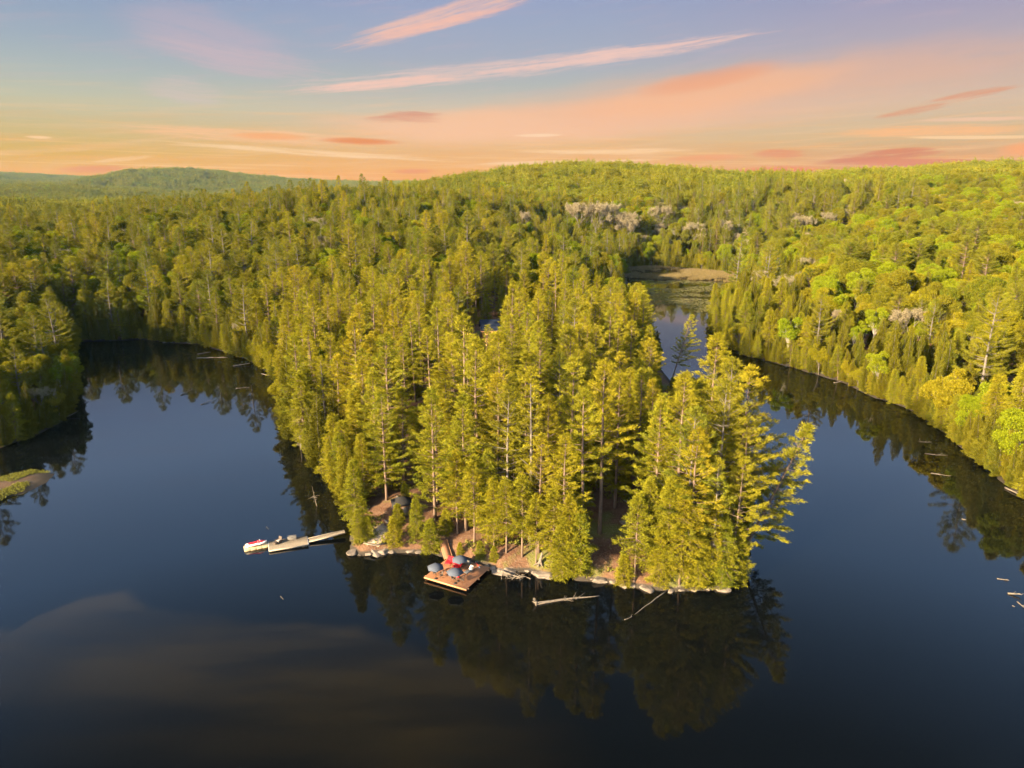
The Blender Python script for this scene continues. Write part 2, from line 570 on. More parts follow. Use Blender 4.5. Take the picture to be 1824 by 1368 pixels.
# kind, (builder, materials, adjective for the label, nominal height, crown radius, silhouette)
PROTO = {}
def proto(key, kind, built, bark, leaf, adj, H, R, shape):
    wood, crown = built
    d = dict(kind=kind, adj=adj, H=H, R=R, shape=shape, bark=bark, leaf=leaf)
    d['trunk'] = wood.mesh('trunk', M[bark], smooth=True)
    d['crown'] = crown.mesh('crown', M[leaf]) if crown is not None and crown.v else None
    both = MB()
    both.v, both.f, both.n, both.mi = list(wood.v), list(wood.f), wood.n, [0] * len(wood.f)
    if crown is not None:
        for vv in crown.v:
            both.v.append(vv)
        both.f += [tuple(i + wood.n for i in f) for f in crown.f]
        both.mi += [1] * len(crown.f)
        both.n += crown.n
    d['both'] = bpy.data.objects.new('source_' + key, both.mesh('source_' + key, [M[bark], M[leaf]]))
    PROTO[key] = d

proto('pine_a', 'white_pine', make_pine(1, 28, 0.34, 5.3, 1.15, 0.16), 'bark', 'pine', 'tall layered', 28, 4.3, 'cone')
proto('pine_b', 'white_pine', make_pine(2, 27, 0.46, 4.9, 1.25, 0.24), 'bark', 'pine', 'bare-trunked', 27, 4.0, 'cone')
proto('pine_c', 'white_pine', make_pine(3, 25, 0.18, 5.3, 1.1, 0.14), 'bark', 'pine', 'full-skirted', 25, 4.3, 'cone')
proto('pine_d', 'white_pine', make_pine(4, 26, 0.30, 5.3, 1.25, 0.22, side=0.3, lean=0.05), 'bark', 'pine', 'one-sided', 26, 4.5, 'cone')
proto('pine_e', 'white_pine', make_pine(5, 24, 0.26, 4.4, 1.2, 0.25, dead=0.3, full=0.8), 'bark_grey', 'pine', 'thin dead-limbed', 24, 3.6, 'cone')
proto('pine_f', 'white_pine', make_pine(6, 22, 0.12, 4.9, 0.95, 0.08, prof_pow=0.95), 'bark', 'pine', 'dense pointed', 22, 3.9, 'cone')
proto('pine_g', 'white_pine', make_pine(7, 27, 0.48, 5.7, 1.35, 0.2, prof_pow=0.55, low_el=8), 'bark', 'pine', 'broad flat-topped', 27, 4.8, 'oval')
proto('pine_h', 'white_pine', make_pine(8, 26, 0.28, 6.4, 1.5, 0.22, curve=0.24, prof_pow=0.7), 'bark_grey', 'pine_dull', 'plume-branched', 26, 5.4, 'cone')
proto('pine_i', 'white_pine', make_pine(9, 19, 0.16, 5.6, 1.1, 0.12, prof_pow=0.5, nb=(5, 6)), 'bark', 'pine_dull', 'wide rounded', 19, 4.8, 'oval')
proto('pine_j', 'white_pine', make_pine(10, 21, 0.2, 5.8, 1.15, 0.2, prof_pow=0.6, nb=(5, 6)), 'bark', 'pine', 'spreading', 21, 4.9, 'oval')
proto('pine_k', 'white_pine', make_pine(11, 23, 0.2, 5.2, 1.1, 0.16), 'bark', 'pine_dull', 'dark full', 23, 4.6, 'cone')
proto('hem_a', 'hemlock_tree', make_pine(21, 13, 0.05, 3.1, 0.42, 0.08, curve=-0.28, flat=0.25, tuft=(0.34, 0.075), low_el=4, top_el=40, nb=(5, 7)), 'bark', 'hemlock', 'feathery', 13, 2.9, 'cone')
proto('hem_b', 'hemlock_tree', make_pine(22, 16, 0.12, 3.3, 0.5, 0.12, curve=-0.2, flat=0.2, tuft=(0.34, 0.075), low_el=4, top_el=40, nb=(5, 7)), 'bark', 'hemlock', 'drooping', 16, 3.0, 'cone')
proto('hem_c', 'hemlock_tree', make_pine(23, 7, 0.03, 2.3, 0.34, 0.05, curve=-0.15, flat=0.15, tuft=(0.30, 0.075), low_el=8, top_el=45, nb=(5, 7)), 'bark', 'hemlock', 'small bushy', 7, 2.1, 'cone')
proto('hem_d', 'hemlock_tree', make_pine(24, 15, 0.30, 3.4, 0.55, 0.12, curve=-0.1, flat=0.1, tuft=(0.34, 0.075), low_el=4, top_el=42, nb=(4, 6)), 'bark', 'hemlock', 'bare-stemmed', 15, 3.1, 'cone')
proto('cedar_a', 'cedar_tree', make_cedar(31, 13, 2.4), 'bark_grey', 'cedar', 'dense conical', 13, 2.3, 'cone')
proto('cedar_b', 'cedar_tree', make_cedar(32, 15, 2.1, pw=0.6), 'bark_grey', 'cedar', 'slim columnar', 15, 2.0, 'oval')
proto('cedar_c', 'cedar_tree', make_cedar(33, 11, 2.8, pw=0.7), 'bark_grey', 'cedar', 'broad rounded', 11, 2.6, 'oval')
proto('leaf_a', 'leafy_tree', make_leafy(41, 15, 4.2), 'bark_grey', 'leaf_green', 'bright green', 15, 4.2, 'round')
proto('leaf_b', 'leafy_tree', make_leafy(42, 14, 4.6, clumps=26), 'bark_grey', 'leaf_gold', 'golden-green', 14, 4.6, 'round')
proto('leaf_c', 'leafy_tree', make_leafy(43, 16, 4.4, clumps=24), 'bark_grey', 'leaf_olive', 'dark olive', 16, 4.4, 'round')
proto('leaf_d', 'leafy_tree', make_leafy(44, 14, 3.2, n=9000, clumps=18, low=0.38), 'bark_white', 'leaf_green', 'airy white-trunked', 14, 3.2, 'round')
proto('leaf_e', 'leafy_tree', make_leafy(45, 12, 3.8, n=16000, clumps=20), 'bark_grey', 'leaf_gold', 'low golden', 12, 3.8, 'round')
proto('bud_a', 'budding_tree', make_bare(51, 15, 3.6), 'bark_grey', 'buds', 'pale pinkish', 14, 4.2, 'round')
proto('bud_b', 'budding_tree', make_bare(52, 14, 3.4, buds=7000), 'bark_grey', 'buds', 'cream-budded', 13, 4.0, 'round')
proto('snag_a', 'dead_tree', make_snag(61, 12), 'dead', 'buds', 'grey twiggy', 12, 1.6, 'cone')
proto('snag_b', 'dead_tree', make_snag(62, 10, fine=True, lean=0.12), 'dead', 'buds', 'leaning grey', 10, 1.6, 'cone')
proto('snag_c', 'dead_tree', make_snag(63, 5, fine=False, lean=0.06), 'dead', 'buds', 'short broken', 5, 0.8, 'cone')

# far clumps: two dozen simplified trees on a 36 m square
def make_patch(seed, mix):
    r = np.random.default_rng(seed)
    mb = MB()
    for i in range(5):
        for j in range(5):
            cx, cy = (i - 2) * 7.4 + r.normal() * 1.8, (j - 2) * 7.4 + r.normal() * 1.8
            wd = r.uniform(.8, 1.45)
            sp = r.choice(4, p=mix)   # 0 pine, 1 green, 2 gold/olive, 3 buds
            H = r.uniform(10, 18) if sp else r.uniform(13, 21)
            n = 620
            if sp == 0:
                t = 1 - np.sqrt(r.uniform(0, 1, n))
                az = r.uniform(0, 2 * PI, n)
                rad = 3.4 * wd * (1 - t) ** .6 * (0.75 + .3 * np.sin(az * 4 + t * 20)) * r.uniform(.5, 1.1, n)
                P = np.stack([cx + rad * np.cos(az), cy + rad * np.sin(az), H * (0.25 + .75 * t)], 1)
                d = np.stack([np.cos(az), np.sin(az), np.full(n, .4)], 1)
            else:
                k = r.integers(0, 9, n)
                cc = np.array([rand_dirs(r, 1)[0] * np.array([2.7 * wd, 2.7 * wd, H * .2]) for _ in range(9)])
                d = rand_dirs(r, n)
                d[:, 2] = np.where(r.uniform(size=n) < .6, np.abs(d[:, 2]), d[:, 2])
                P = np.array([cx, cy, H * .66]) + cc[k] + d * (wd * r.uniform(.7, 1.75, n))[:, None]
            D = unit(d + rand_dirs(r, n) * .9)
            S = unit(np.cross(D, rand_dirs(r, n)))
            mb.quads(leaf_quads(P, D, S, r.uniform(.6, 1.25, n), r.uniform(.35, .75, n)), int(sp))
    me = mb.mesh('source_patch', [M['pine_dull'], M['leaf_green'], M['leaf_olive'], M['buds']])
    return bpy.data.objects.new('source_patch', me)

PATCH = [make_patch(71, (.6, .1, .28, .02)), make_patch(72, (.30, .20, .47, .03)), make_patch(73, (.14, .30, .52, .04)), make_patch(74, (.5, .12, .36, .02))]

# ------------------------------------------------------------------ where the trees stand
RNG = np.random.default_rng(7)

def jitter_grid(x0, x1, y0, y1, s):
    gx, gy = np.meshgrid(np.arange(x0, x1, s), np.arange(y0, y1, s))
    gx = gx + (np.arange(gy.shape[0]) % 2)[:, None] * s / 2
    p = np.stack([gx.ravel(), gy.ravel()], 1)
    return p + RNG.uniform(-.36, .36, p.shape) * s

def in_disc(p, c, r):
    return (p[:, 0] - c[0]) ** 2 + (p[:, 1] - c[1]) ** 2 < r * r

trees = []   # dicts: key, x, y, z, s, rz, lean, leanaz
def put(key, x, y, s=1.0, rz=None, lean=0.0, laz=0.0, dz=0.0, must=False):
    trees.append(dict(key=key, x=float(x), y=float(y), s=float(s), rz=RNG.uniform(0, 2 * PI) if rz is None else rz, lean=lean, laz=laz, dz=dz, must=must))

def put_px(key, u, v, top=None, z=1.5, **kw):
    """a tree whose foot the photo shows at (u, v) and whose top reaches row `top`"""
    p = on_ground(u, v) if z is None else W(u, v, z)
    s = 1.0
    if top is not None:
        d = ray(u, top)
        h = CAM_H + d[2] * p[1] / d[1] - G1(p[0], p[1])
        s = h / PROTO[key]['H']
    put(key, p[0], p[1], s, must=True, **kw)

PEN = lambda x, y: (y < 285) & (x > -95) & (x < 70) & (y > 92)

# hand-placed trees along the peninsula's edges, where the outline shows
HAND = [  # key, u, v (foot), top row
    ('hem_a', 640, 968, 905), ('hem_c', 655, 960, 918), ('hem_c', 703, 972, 918), ('hem_a', 742, 960, 885), ('hem_c', 768, 985, 925), ('hem_c', 722, 900, 860), ('hem_c', 709, 936, 896),
    ('cedar_a', 625, 905, 790), ('hem_b', 650, 895, 770), ('hem_b', 690, 880, 745), ('hem_a', 600, 862, 735), ('cedar_a', 572, 835, 700), ('hem_b', 545, 805, 660),
    ('cedar_c', 528, 780, 660), ('cedar_a', 518, 752, 630), ('snag_a', 537, 800, 705), ('snag_b', 566, 826, 755), ('cedar_b', 520, 725, 590),
    ('snag_a', 512, 672, 580), ('hem_b', 640, 850, 690), ('cedar_a', 600, 820, 690), ('pine_f', 655, 845, 640),
    ('pine_a', 700, 868, 592), ('pine_c', 672, 860, 660), ('pine_c', 642, 800, 560),
    ('pine_h', 905, 955, 690), ('pine_a', 852, 900, 600), ('pine_c', 960, 985, 770), ('pine_a', 1003, 1010, 770), ('pine_e', 945, 965, 655),
    ('pine_f', 830, 945, 700), ('hem_b', 870, 960, 800), ('hem_a', 1030, 1022, 900), ('hem_b', 1012, 1025, 880), ('hem_a', 1000, 1030, 920), ('pine_b', 1035, 975, 690),
    ('pine_b', 1068, 950, 640), ('pine_a', 1133, 868, 655), ('pine_d', 1160, 920, 700), ('hem_b', 1150, 1015, 850), ('hem_b', 1185, 1030, 850), ('hem_a', 1172, 1040, 935),
    ('hem_b', 1210, 1040, 860), ('pine_h', 1218, 1020, 730), ('pine_a', 1200, 985, 660), ('pine_e', 1265, 1038, 815), ('pine_d', 1300, 1035, 815), ('hem_a', 1240, 1045, 930), ('hem_a', 1285, 1044, 925), ('hem_a', 1310, 1036, 930),
    ('pine_h', 1270, 985, 680), ('pine_a', 1255, 900, 592), ('pine_d', 1300, 960, 655), ('pine_g', 1310, 1000, 745), ('pine_h', 1282, 930, 640),
    ('pine_c', 1095, 905, 660), ('pine_f', 1115, 835, 655), ('hem_c', 820, 990, 965), ('hem_c', 855, 995, 962), ('hem_c', 880, 1000, 972), ('hem_c', 1245, 1040, 960), ('hem_b', 1262, 1030, 880),
    ('hem_d', 815, 950, 800), ('hem_d', 845, 968, 820), ('hem_b', 880, 975, 850), ('hem_d', 902, 985, 850), ('hem_d', 930, 992, 845), ('hem_d', 955, 1003, 880), ('hem_d', 985, 1015, 870), ('pine_f', 775, 925, 690),
    ('hem_d', 860, 930, 780), ('hem_d', 915, 945, 790), ('hem_d', 1000, 985, 830), ('pine_a', 900, 705, 560), ('pine_c', 880, 720, 590), ('pine_d', 866, 700, 578), ('hem_d', 884, 690, 622), ('hem_b', 1020, 960, 790), ('pine_c', 975, 950, 700), ('pine_d', 1010, 930, 640), ('pine_a', 890, 900, 590),
    ('pine_b', 830, 870, 560), ('hem_c', 795, 950, 905), ('hem_c', 1000, 1020, 955), ('hem_d', 1130, 1035, 880), ('hem_c', 1110, 1040, 985), ('pine_a', 1225, 1035, 760),
]
HAND_OPEN = []
for k, u, v, t in HAND:
    put_px(k, u, v, t, z=None)
put_px('pine_f', 1322, 985, 735, z=0.9, lean=0.36, laz=-0.05, rz=0.3)         # the pine that leans out over the right channel
put_px('pine_d', 1196, 672, 558, z=2, lean=0.2, laz=0.1, rz=0.0)           # leaning pine before the bright inlet
put_px('snag_c', 565, 902, 880, z=0, lean=0.18, laz=2.6)                   # drowned snag
hand_xy = np.array([(t['x'], t['y']) for t in trees])

cottage_c = np.array([-5.0, 243.0])
CLEAR = [(on_ground(712, 905)[:2], 5.2), (on_ground(722, 835)[:2], 7.0), (on_ground(735, 790)[:2], 5.5), (on_ground(672, 950)[:2], 3.6), (on_ground(1092, 985)[:2], 5.0), (on_ground(1080, 1015)[:2], 3.5),
         (on_ground(1122, 905)[:2], 3.4), (on_ground(1118, 940)[:2], 3.0), (cottage_c, 15.0), (np.array([4.0, 268.0]), 13.0), (np.array([-14.0, 226.0]), 9.0), (W(800, 985, 1.2)[:2], 6.0), (W(855, 1000, .8)[:2], 5.5), (W(930, 1005, 1.)[:2], 3.0)]

hp_ = 0
p = jitter_grid(-1000, 1100, 70, 720, 5.0)
d = land_d(p[:, 0], p[:, 1])
ok = d > 0.6
ok &= ~((RNG.uniform(size=len(p)) < 0.30 + 0.55 * np.maximum(vnoise(p[:, 0], p[:, 1], 24, 31), 0)) & ~PEN(p[:, 0], p[:, 1]) & (d > 12))
ok &= poly_sdf(islet, p[:, 0], p[:, 1]) > 3
pen = PEN(p[:, 0], p[:, 1])
# keep what the camera (and a camera a step aside) can see, plus the wood that throws shade in from the left
U_, V_, D_ = project(np.stack([p[:, 0], p[:, 1], np.full(len(p), 8.0)], 1))
ok &= (U_ > -520) & (U_ < 2300)
ok &= (p[:, 1] < 620) | (RNG.uniform(size=len(p)) < 0.85)
for c, r_ in CLEAR:
    ok &= ~in_disc(p, c, r_)
for q in hand_xy:
    ok &= ~in_disc(p, q, 2.6)
p, d, pen = p[ok], d[ok], pen[ok]
nmix = vnoise(p[:, 0], p[:, 1], 38, 11)
nmix2 = vnoise(p[:, 0], p[:, 1], 90, 12)
g_all = ground(p[:, 0], p[:, 1], d)
W_PINE = ['pine_a', 'pine_b', 'pine_c', 'pine_d', 'pine_e', 'pine_f', 'pine_g', 'pine_h']
for i in range(len(p)):
    x, y = p[i]
    q = RNG.uniform()
    uu = CU + FPX * x / (y * cp + 45 * sp)
    right = x > 25 + max(0, (y - 330)) * 0.3 and not pen[i]
    if pen[i]:
        front = y < 200
        if d[i] < 5:
            k = RNG.choice(['hem_b', 'cedar_a', 'hem_a', 'pine_c', 'pine_f', 'hem_d']) if q < .85 else None
            s = RNG.uniform(.7, 1.05)
        elif x < -48 and y < 225:
            k = RNG.choice(['hem_b', 'cedar_a', 'cedar_b', 'hem_a', 'leaf_a', 'pine_f', 'pine_c'], p=[.28, .22, .14, .14, .06, .08, .08])
            s = RNG.uniform(.8, 1.15)
        elif y < 132 and q < .32:
            k = RNG.choice(['hem_d', 'hem_b', 'hem_a', 'pine_f', 'pine_c'], p=[.36, .24, .12, .14, .14])
            s = RNG.uniform(.75, 1.1)
        elif q < 0.50:
            k = RNG.choice(W_PINE, p=[.2, .2, .14, .12, .06, .12, .07, .09])
            s = RNG.uniform(.72, 1.02)
        elif q < 0.66:
            k = RNG.choice(['hem_a', 'hem_b', 'hem_c', 'hem_d'], p=[.25, .25, .3, .2])
            s = RNG.uniform(.7, 1.1)
        else:
            k = None
        if k and y > 232 and y < 262 and abs(x) < 30 and k.startswith('pine'):
            s *= 0.9
    elif right:
        shore_cedar = (y > 175) & (y < 420) & (d[i] < 38 + 12 * nmix[i])
        marsh_back = y > 560
        if shore_cedar:
            k = RNG.choice(['cedar_a', 'cedar_b', 'cedar_c', 'hem_b', 'pine_h', 'leaf_d', 'bud_a', 'hem_a'], p=[.36, .2, .14, .14, .02, .06, .01, .07])
        elif d[i] < 12:
            k = RNG.choice(['cedar_a', 'cedar_c', 'hem_b', 'leaf_a', 'leaf_e', 'hem_a', 'leaf_d'], p=[.26, .14, .14, .16, .12, .1, .08])
        elif marsh_back and x < 330:
            k = RNG.choice(['pine_k', 'pine_i', 'pine_h', 'cedar_a', 'bud_a', 'bud_b', 'leaf_c', 'leaf_a', 'hem_b'], p=[.14, .12, .06, .2, .09, .1, .15, .09, .05])
        else:
            dark = nmix[i] + .6 * nmix2[i] > .55
            k = RNG.choice(['leaf_a', 'leaf_b', 'leaf_e', 'leaf_c', 'leaf_d', 'hem_b', 'pine_i', 'bud_b', 'cedar_a'],
                           p=[.12, .10, .06, .30, .03, .13, .14, .02, .10] if dark else [.22, .16, .10, .32, .03, .05, .05, .02, .05])
        s = RNG.uniform(.6, 1.25)
    else:
        low = d[i] < 14
        if x < -95 and y < 262:
            k = RNG.choice(['leaf_c', 'leaf_d', 'leaf_b', 'cedar_c', 'pine_h', 'hem_b', 'bud_b'], p=[.24, .22, .14, .06, .18, .10, .06])
            s = RNG.uniform(.6, .95)
        elif low:
            k = RNG.choice(['cedar_a', 'cedar_b', 'cedar_c', 'hem_b', 'leaf_d', 'leaf_c', 'pine_h', 'pine_k', 'pine_i'], p=[.26, .14, .12, .14, .07, .08, .08, .07, .04])
            s = RNG.uniform(.75, 1.1)
        else:
            green = nmix[i] + .5 * nmix2[i] > -.12
            k = RNG.choice(['pine_a', 'pine_k', 'pine_i', 'pine_h', 'pine_j', 'hem_b', 'cedar_a', 'cedar_b', 'leaf_a', 'leaf_b', 'leaf_c', 'bud_a', 'bud_b', 'pine_f'],
                           p=[.01, .07, .07, .05, .04, .05, .07, .03, .25, .18, .13, .02, .02, .01] if green else [.02, .15, .18, .07, .09, .05, .05, .02, .12, .09, .12, .02, .02, .00])
            s = RNG.uniform(.68, 1.12)
            if k.startswith('pine') and y > 380:
                s *= .9
    if k and not pen[i]:
        s *= 1.14
    if k:
        put(k, x, y, s, lean=abs(RNG.normal()) * .03, laz=RNG.uniform(0, 2 * PI))

# the waterline fringe: low cedars and hemlocks that hang over the bank
for i in range(len(shore_px) + 6):
    p0, p1 = lake[i], lake[(i + 1) % len(lake)]
    Ls_ = float(np.linalg.norm(p1 - p0))
    if Ls_ > 90:
        continue
    nrm2 = np.array([p1[1] - p0[1], -(p1[0] - p0[0])]) / (Ls_ + 1e-9)
    for k_ in range(max(1, int(Ls_ / 1.9))):
        q_ = p0 + (p1 - p0) * (k_ + RNG.uniform()) / max(1, int(Ls_ / 1.9))
        for sg in (1, -1):
            c_ = q_ + nrm2 * sg * RNG.uniform(.5, 1.6)
            if land_d([c_[0]], [c_[1]])[0] > .2:
                front = c_[1] < 122 and -34 < c_[0] < 45
                if (front and RNG.uniform() < .82) or (front and c_[0] < -8):
                    continue
                if any(((c_ - h_) ** 2).sum() < 4 for h_ in hand_xy) or any(((c_ - cc_) ** 2).sum() < (rr_ * .8) ** 2 for cc_, rr_ in CLEAR):
                    continue
                put(RNG.choice(['cedar_a', 'cedar_c', 'hem_a', 'hem_c', 'cedar_b', 'leaf_e', 'hem_d'], p=[.26, .24, .18, .08, .12, .06, .06]), c_[0], c_[1], RNG.uniform(.5, .95),
                    lean=RNG.uniform(.02, .16), laz=math.atan2(*(-(nrm2 * sg))[::-1]))

# a few pale budding clumps and standing dead trees that the photo shows
for u, v, top, k in ((1060, 445, 350, 'bud_a'), (1030, 440, 355, 'bud_b'), (1085, 440, 352, 'bud_a'), (1110, 450, 372, 'bud_b'), (1235, 450, 392, 'bud_b'), (1175, 430, 362, 'bud_b'), (1428, 440, 380, 'bud_b'),
                     (1290, 452, 385, 'bud_a'), (1330, 470, 420, 'bud_a'), (1415, 425, 375, 'bud_b'), (1470, 425, 372, 'bud_a'), (1120, 455, 385, 'bud_b'), (935, 430, 370, 'bud_a'), (570, 450, 380, 'bud_a'), (580, 485, 415, 'bud_b'), (262, 420, 385, 'bud_a'), (205, 450, 415, 'bud_a'),
                     (375, 530, 478, 'snag_a'), (1480, 645, 590, 'leaf_d'), (1462, 590, 535, 'leaf_d'), (1405, 580, 550, 'leaf_d'), (840, 555, 470, 'pine_b'), (1040, 470, 418, 'snag_b'), (205, 604, 490, 'pine_h'), (1630, 620, 530, 'pine_h')):
    put_px(k, u, v, top, z=None)

xy = np.array([(t['x'], t['y']) for t in trees])
gz = ground(xy[:, 0], xy[:, 1])
for t, z in zip(trees, gz):
    t['z'] = max(float(z), -0.4) - 0.15 + t['dz']

def top_row(t):
    H_ = PROTO[t['key']]['H'] * t['s']
    u_, v_, _ = project(np.array([[t['x'], t['y'], t['z'] + H_]]))
    return float(u_[0]), float(v_[0])
kept = []
for t in trees:
    if not t['must']:
        u_, v_ = top_row(t)
        Rp = PROTO[t['key']]['R'] * t['s'] * FPX / max(t['y'], 60)
        lim = None
        if t['y'] < 352 and 1178 - Rp * .6 < u_ < 1262 + Rp * .4 and v_ < 668:      # open water of the inlet
            lim = 672
        if t['y'] < 236 and 873 - Rp * .3 < u_ < 895 + Rp * .3 and v_ < 612:         # roofs
            lim = 592 + 24 * (abs(u_ - 884) < 6)
        if t['y'] < 226 and 828 - Rp * .4 < u_ < 868 + Rp * .4 and v_ < 590:         # lamps
            lim = 640
        if 250 < t['y'] < 500 and 1114 - Rp * .7 < u_ < 1308 and v_ < 502:            # the marsh
            lim = 506
        if lim:
            d_ = ray(u_, lim)
            h_ = CAM_H + d_[2] * t['y'] / d_[1] - t['z']
            s_ = h_ / PROTO[t['key']]['H']
            if s_ < .42:
                if h_ > 4:
                    t['key'], t['s'] = 'hem_c', min(1.2, h_ / 7)
                    kept.append(t)
                continue
            t['s'] = min(t['s'], s_)
    kept.append(t)
trees = kept

# ------------------------------------------------------------------ which trees show largest: a coarse front-to-back silhouette count
GW, GH = 456, 342
owner = np.zeros((GH, GW), bool)
order = sorted(range(len(trees)), key=lambda i: trees[i]['y'])
for i in order:
    t = trees[i]
    P_ = PROTO[t['key']]
    H, R = P_['H'] * t['s'], P_['R'] * t['s']
    foot = np.array([t['x'], t['y'], t['z']])
    topp = foot + np.array([math.sin(t['lean']) * H * math.cos(t['laz']), math.sin(t['lean']) * H * math.sin(t['laz']), H])
    (u0, u1), (v0, v1), (d0, d1) = project(np.stack([foot, topp]))
    t['u'], t['v0'], t['v1'], t['um'] = float(u1), float(v0), float(v1), float((u0 + u1) / 2)
    rp = R * FPX / d0 / 4
    ya, yb = v1 / 4, v0 / 4
    vis = 0
    for row in range(max(0, int(ya)), min(GH, int(yb) + 1)):
        f = (row - ya) / max(yb - ya, 1e-3)
        if P_['shape'] == 'cone':
            w = rp * min(f * 1.7 + .06, 1.0) if f < .75 else rp * .35
        elif P_['shape'] == 'oval':
            w = rp * math.sqrt(max(0, 1 - (2 * f - 1) ** 2) + .02)
        else:
            w = rp * math.sqrt(max(0, 1 - ((f - .38) / .4) ** 2)) if f < .78 else rp * .08
        uc = (u1 + (u0 - u1) * f) / 4
        a, b = max(0, int(round(uc - w))), min(GW, int(round(uc + w)) + 1)
        if b > a:
            seg = owner[row, a:b]
            vis += int((~seg).sum())
            seg[:] = True
    t['vis'] = vis

LIMIT = {'white_pine': 300, 'hemlock_tree': 200, 'cedar_tree': 240, 'leafy_tree': 300, 'budding_tree': 40, 'dead_tree': 12}
single, mass = [], []
for kind, lim in LIMIT.items():
    these = [t for t in trees if PROTO[t['key']]['kind'] == kind]
    these.sort(key=lambda t: (-(t['vis'] > 2 and t['must']), -t['vis']))
    n = 0
    for t in these:
        if n < lim and t['vis'] >= 5:
            single.append(t)
            n += 1
        else:
            mass.append(t)

# ------------------------------------------------------------------ labels: what sets a tree apart, and what it stands beside
ZONES = [  # photo position of the zone, phrase
    (700, 955, 'beside the gravel pad'), (770, 950, 'by the swim deck ramp'), (715, 880, 'around the dark shed'), (722, 800, 'by the reddish dirt slope'), (600, 780, 'on the left peninsula bank'),
    (530, 690, 'at the left cove mouth'), (640, 640, 'left of the cottage'), (740, 620, 'near the lit cottage windows'), (880, 700, 'below the blue-roofed cottage'), (880, 860, 'above the swim deck'),
    (990, 900, 'above the driftwood log'), (1010, 720, 'mid-peninsula'), (1120, 860, 'by the rocky chute'), (1090, 960, 'by the bare earth clearing'), (1180, 960, 'right of the bare clearing'),
    (1290, 980, 'at the peninsula tip'), (1280, 760, 'on the right peninsula bank'), (1150, 660, 'upper right peninsula'), (1190, 560, 'before the bright inlet'), (1050, 560, 'right of the cottage'),
    (900, 470, 'behind the cottage'), (760, 470, 'on the pine knoll'), (620, 460, 'on the left knoll'), (480, 560, 'above the left cove'), (330, 550, 'over the drowned logs'),
    (190, 530, 'at the back of the cove'), (60, 520, 'left of the cove'), (50, 680, 'on the dark left bank'), (120, 430, 'in the far left wood'), (320, 410, 'on the far left slope'),
    (480, 400, 'on the left skyline slope'), (660, 370, 'below the middle skyline'), (1050, 400, 'left of the marsh'), (1220, 430, 'behind the tan marsh'), (1000, 330, 'on the central hill'),
    (1340, 540, 'right of the pond'), (1430, 600, 'along the right channel'), (1560, 640, 'on the right shore'), (1700, 720, 'above the right shoals'), (1780, 820, 'near the right driftwood'),
    (1400, 430, 'on the marsh-side slope'), (1520, 480, 'mid right hillside'), (1700, 500, 'on the right hillside'), (1760, 600, 'low on the right slope'), (1620, 390, 'high on the right slope'), (1770, 380, 'under the right skyline'), (1500, 340, 'under the notched skyline')]
ORD = ['first', 'second', 'third', 'fourth', 'fifth', 'sixth', 'seventh', 'eighth', 'ninth', 'tenth', 'eleventh', 'twelfth']
KW = {'white_pine': 'white pine', 'hemlock_tree': 'hemlock', 'cedar_tree': 'cedar', 'leafy_tree': 'leafy tree', 'budding_tree': 'budding tree', 'dead_tree': 'dead tree'}
CATW = {'white_pine': 'pine', 'hemlock_tree': 'hemlock', 'cedar_tree': 'cedar', 'leafy_tree': 'broadleaf tree', 'budding_tree': 'broadleaf tree', 'dead_tree': 'dead tree'}
cells = {}
for t in single:
    um, vm = t['um'], t['v1'] * .6 + t['v0'] * .4
    zi = min(range(len(ZONES)), key=lambda k: (ZONES[k][0] - um) ** 2 + 1.6 * (ZONES[k][1] - vm) ** 2)
    cells.setdefault((zi, t['key']), []).append(t)
for (zi, key), ts in cells.items():
    P_ = PROTO[key]
    base = f"{P_['adj']} {KW[P_['kind']]} {ZONES[zi][2]}"
    rows = []
    ts.sort(key=lambda t: t['v1'])
    per = 4 if len(ts) > 5 else 5
    rows = [ts[i:i + per] for i in range(0, len(ts), per)]
    for ri, row in enumerate(rows):
        row.sort(key=lambda t: t['um'])
        for ci, t in enumerate(row):
            if len(ts) == 1:
                s = ', the only one so shaped there'
            else:
                side = 'leftmost' if ci == 0 else ('rightmost' if ci == len(row) - 1 else ORD[ci] + ' from left')
                if len(row) == 1:
                    side = 'alone'
                rw = '' if len(rows) == 1 else (', top row' if ri == 0 else (', lowest row' if ri == len(rows) - 1 else f', {ORD[ri]} row down'))
                s = f'{rw}, {side}'
            t['label'] = base + s

def place_tree(t):
    P_ = PROTO[t['key']]
    o = thing(P_['kind'], t['label'], CATW[P_['kind']], (t['x'], t['y'], t['z']), 0, {'white_pine': 'white pines', 'hemlock_tree': 'hemlocks', 'cedar_tree': 'cedars', 'leafy_tree': 'leafy trees', 'budding_tree': 'budding trees', 'dead_tree': 'dead trees'}[P_['kind']])
    ax = Vector((-math.sin(t['laz']), math.cos(t['laz']), 0))
    o.rotation_mode = 'QUATERNION'
    o.rotation_quaternion = (Matrix.Rotation(t['lean'], 3, ax) @ Matrix.Rotation(t['rz'], 3, 'Z')).to_quaternion()
    o.scale = (t['s'],) * 3
    for nm in ('trunk', 'crown'):
        if P_[nm] is not None:
            c = bpy.data.objects.new(nm, P_[nm])
            COL.objects.link(c)
            c.parent = o
for t in single:
    place_tree(t)

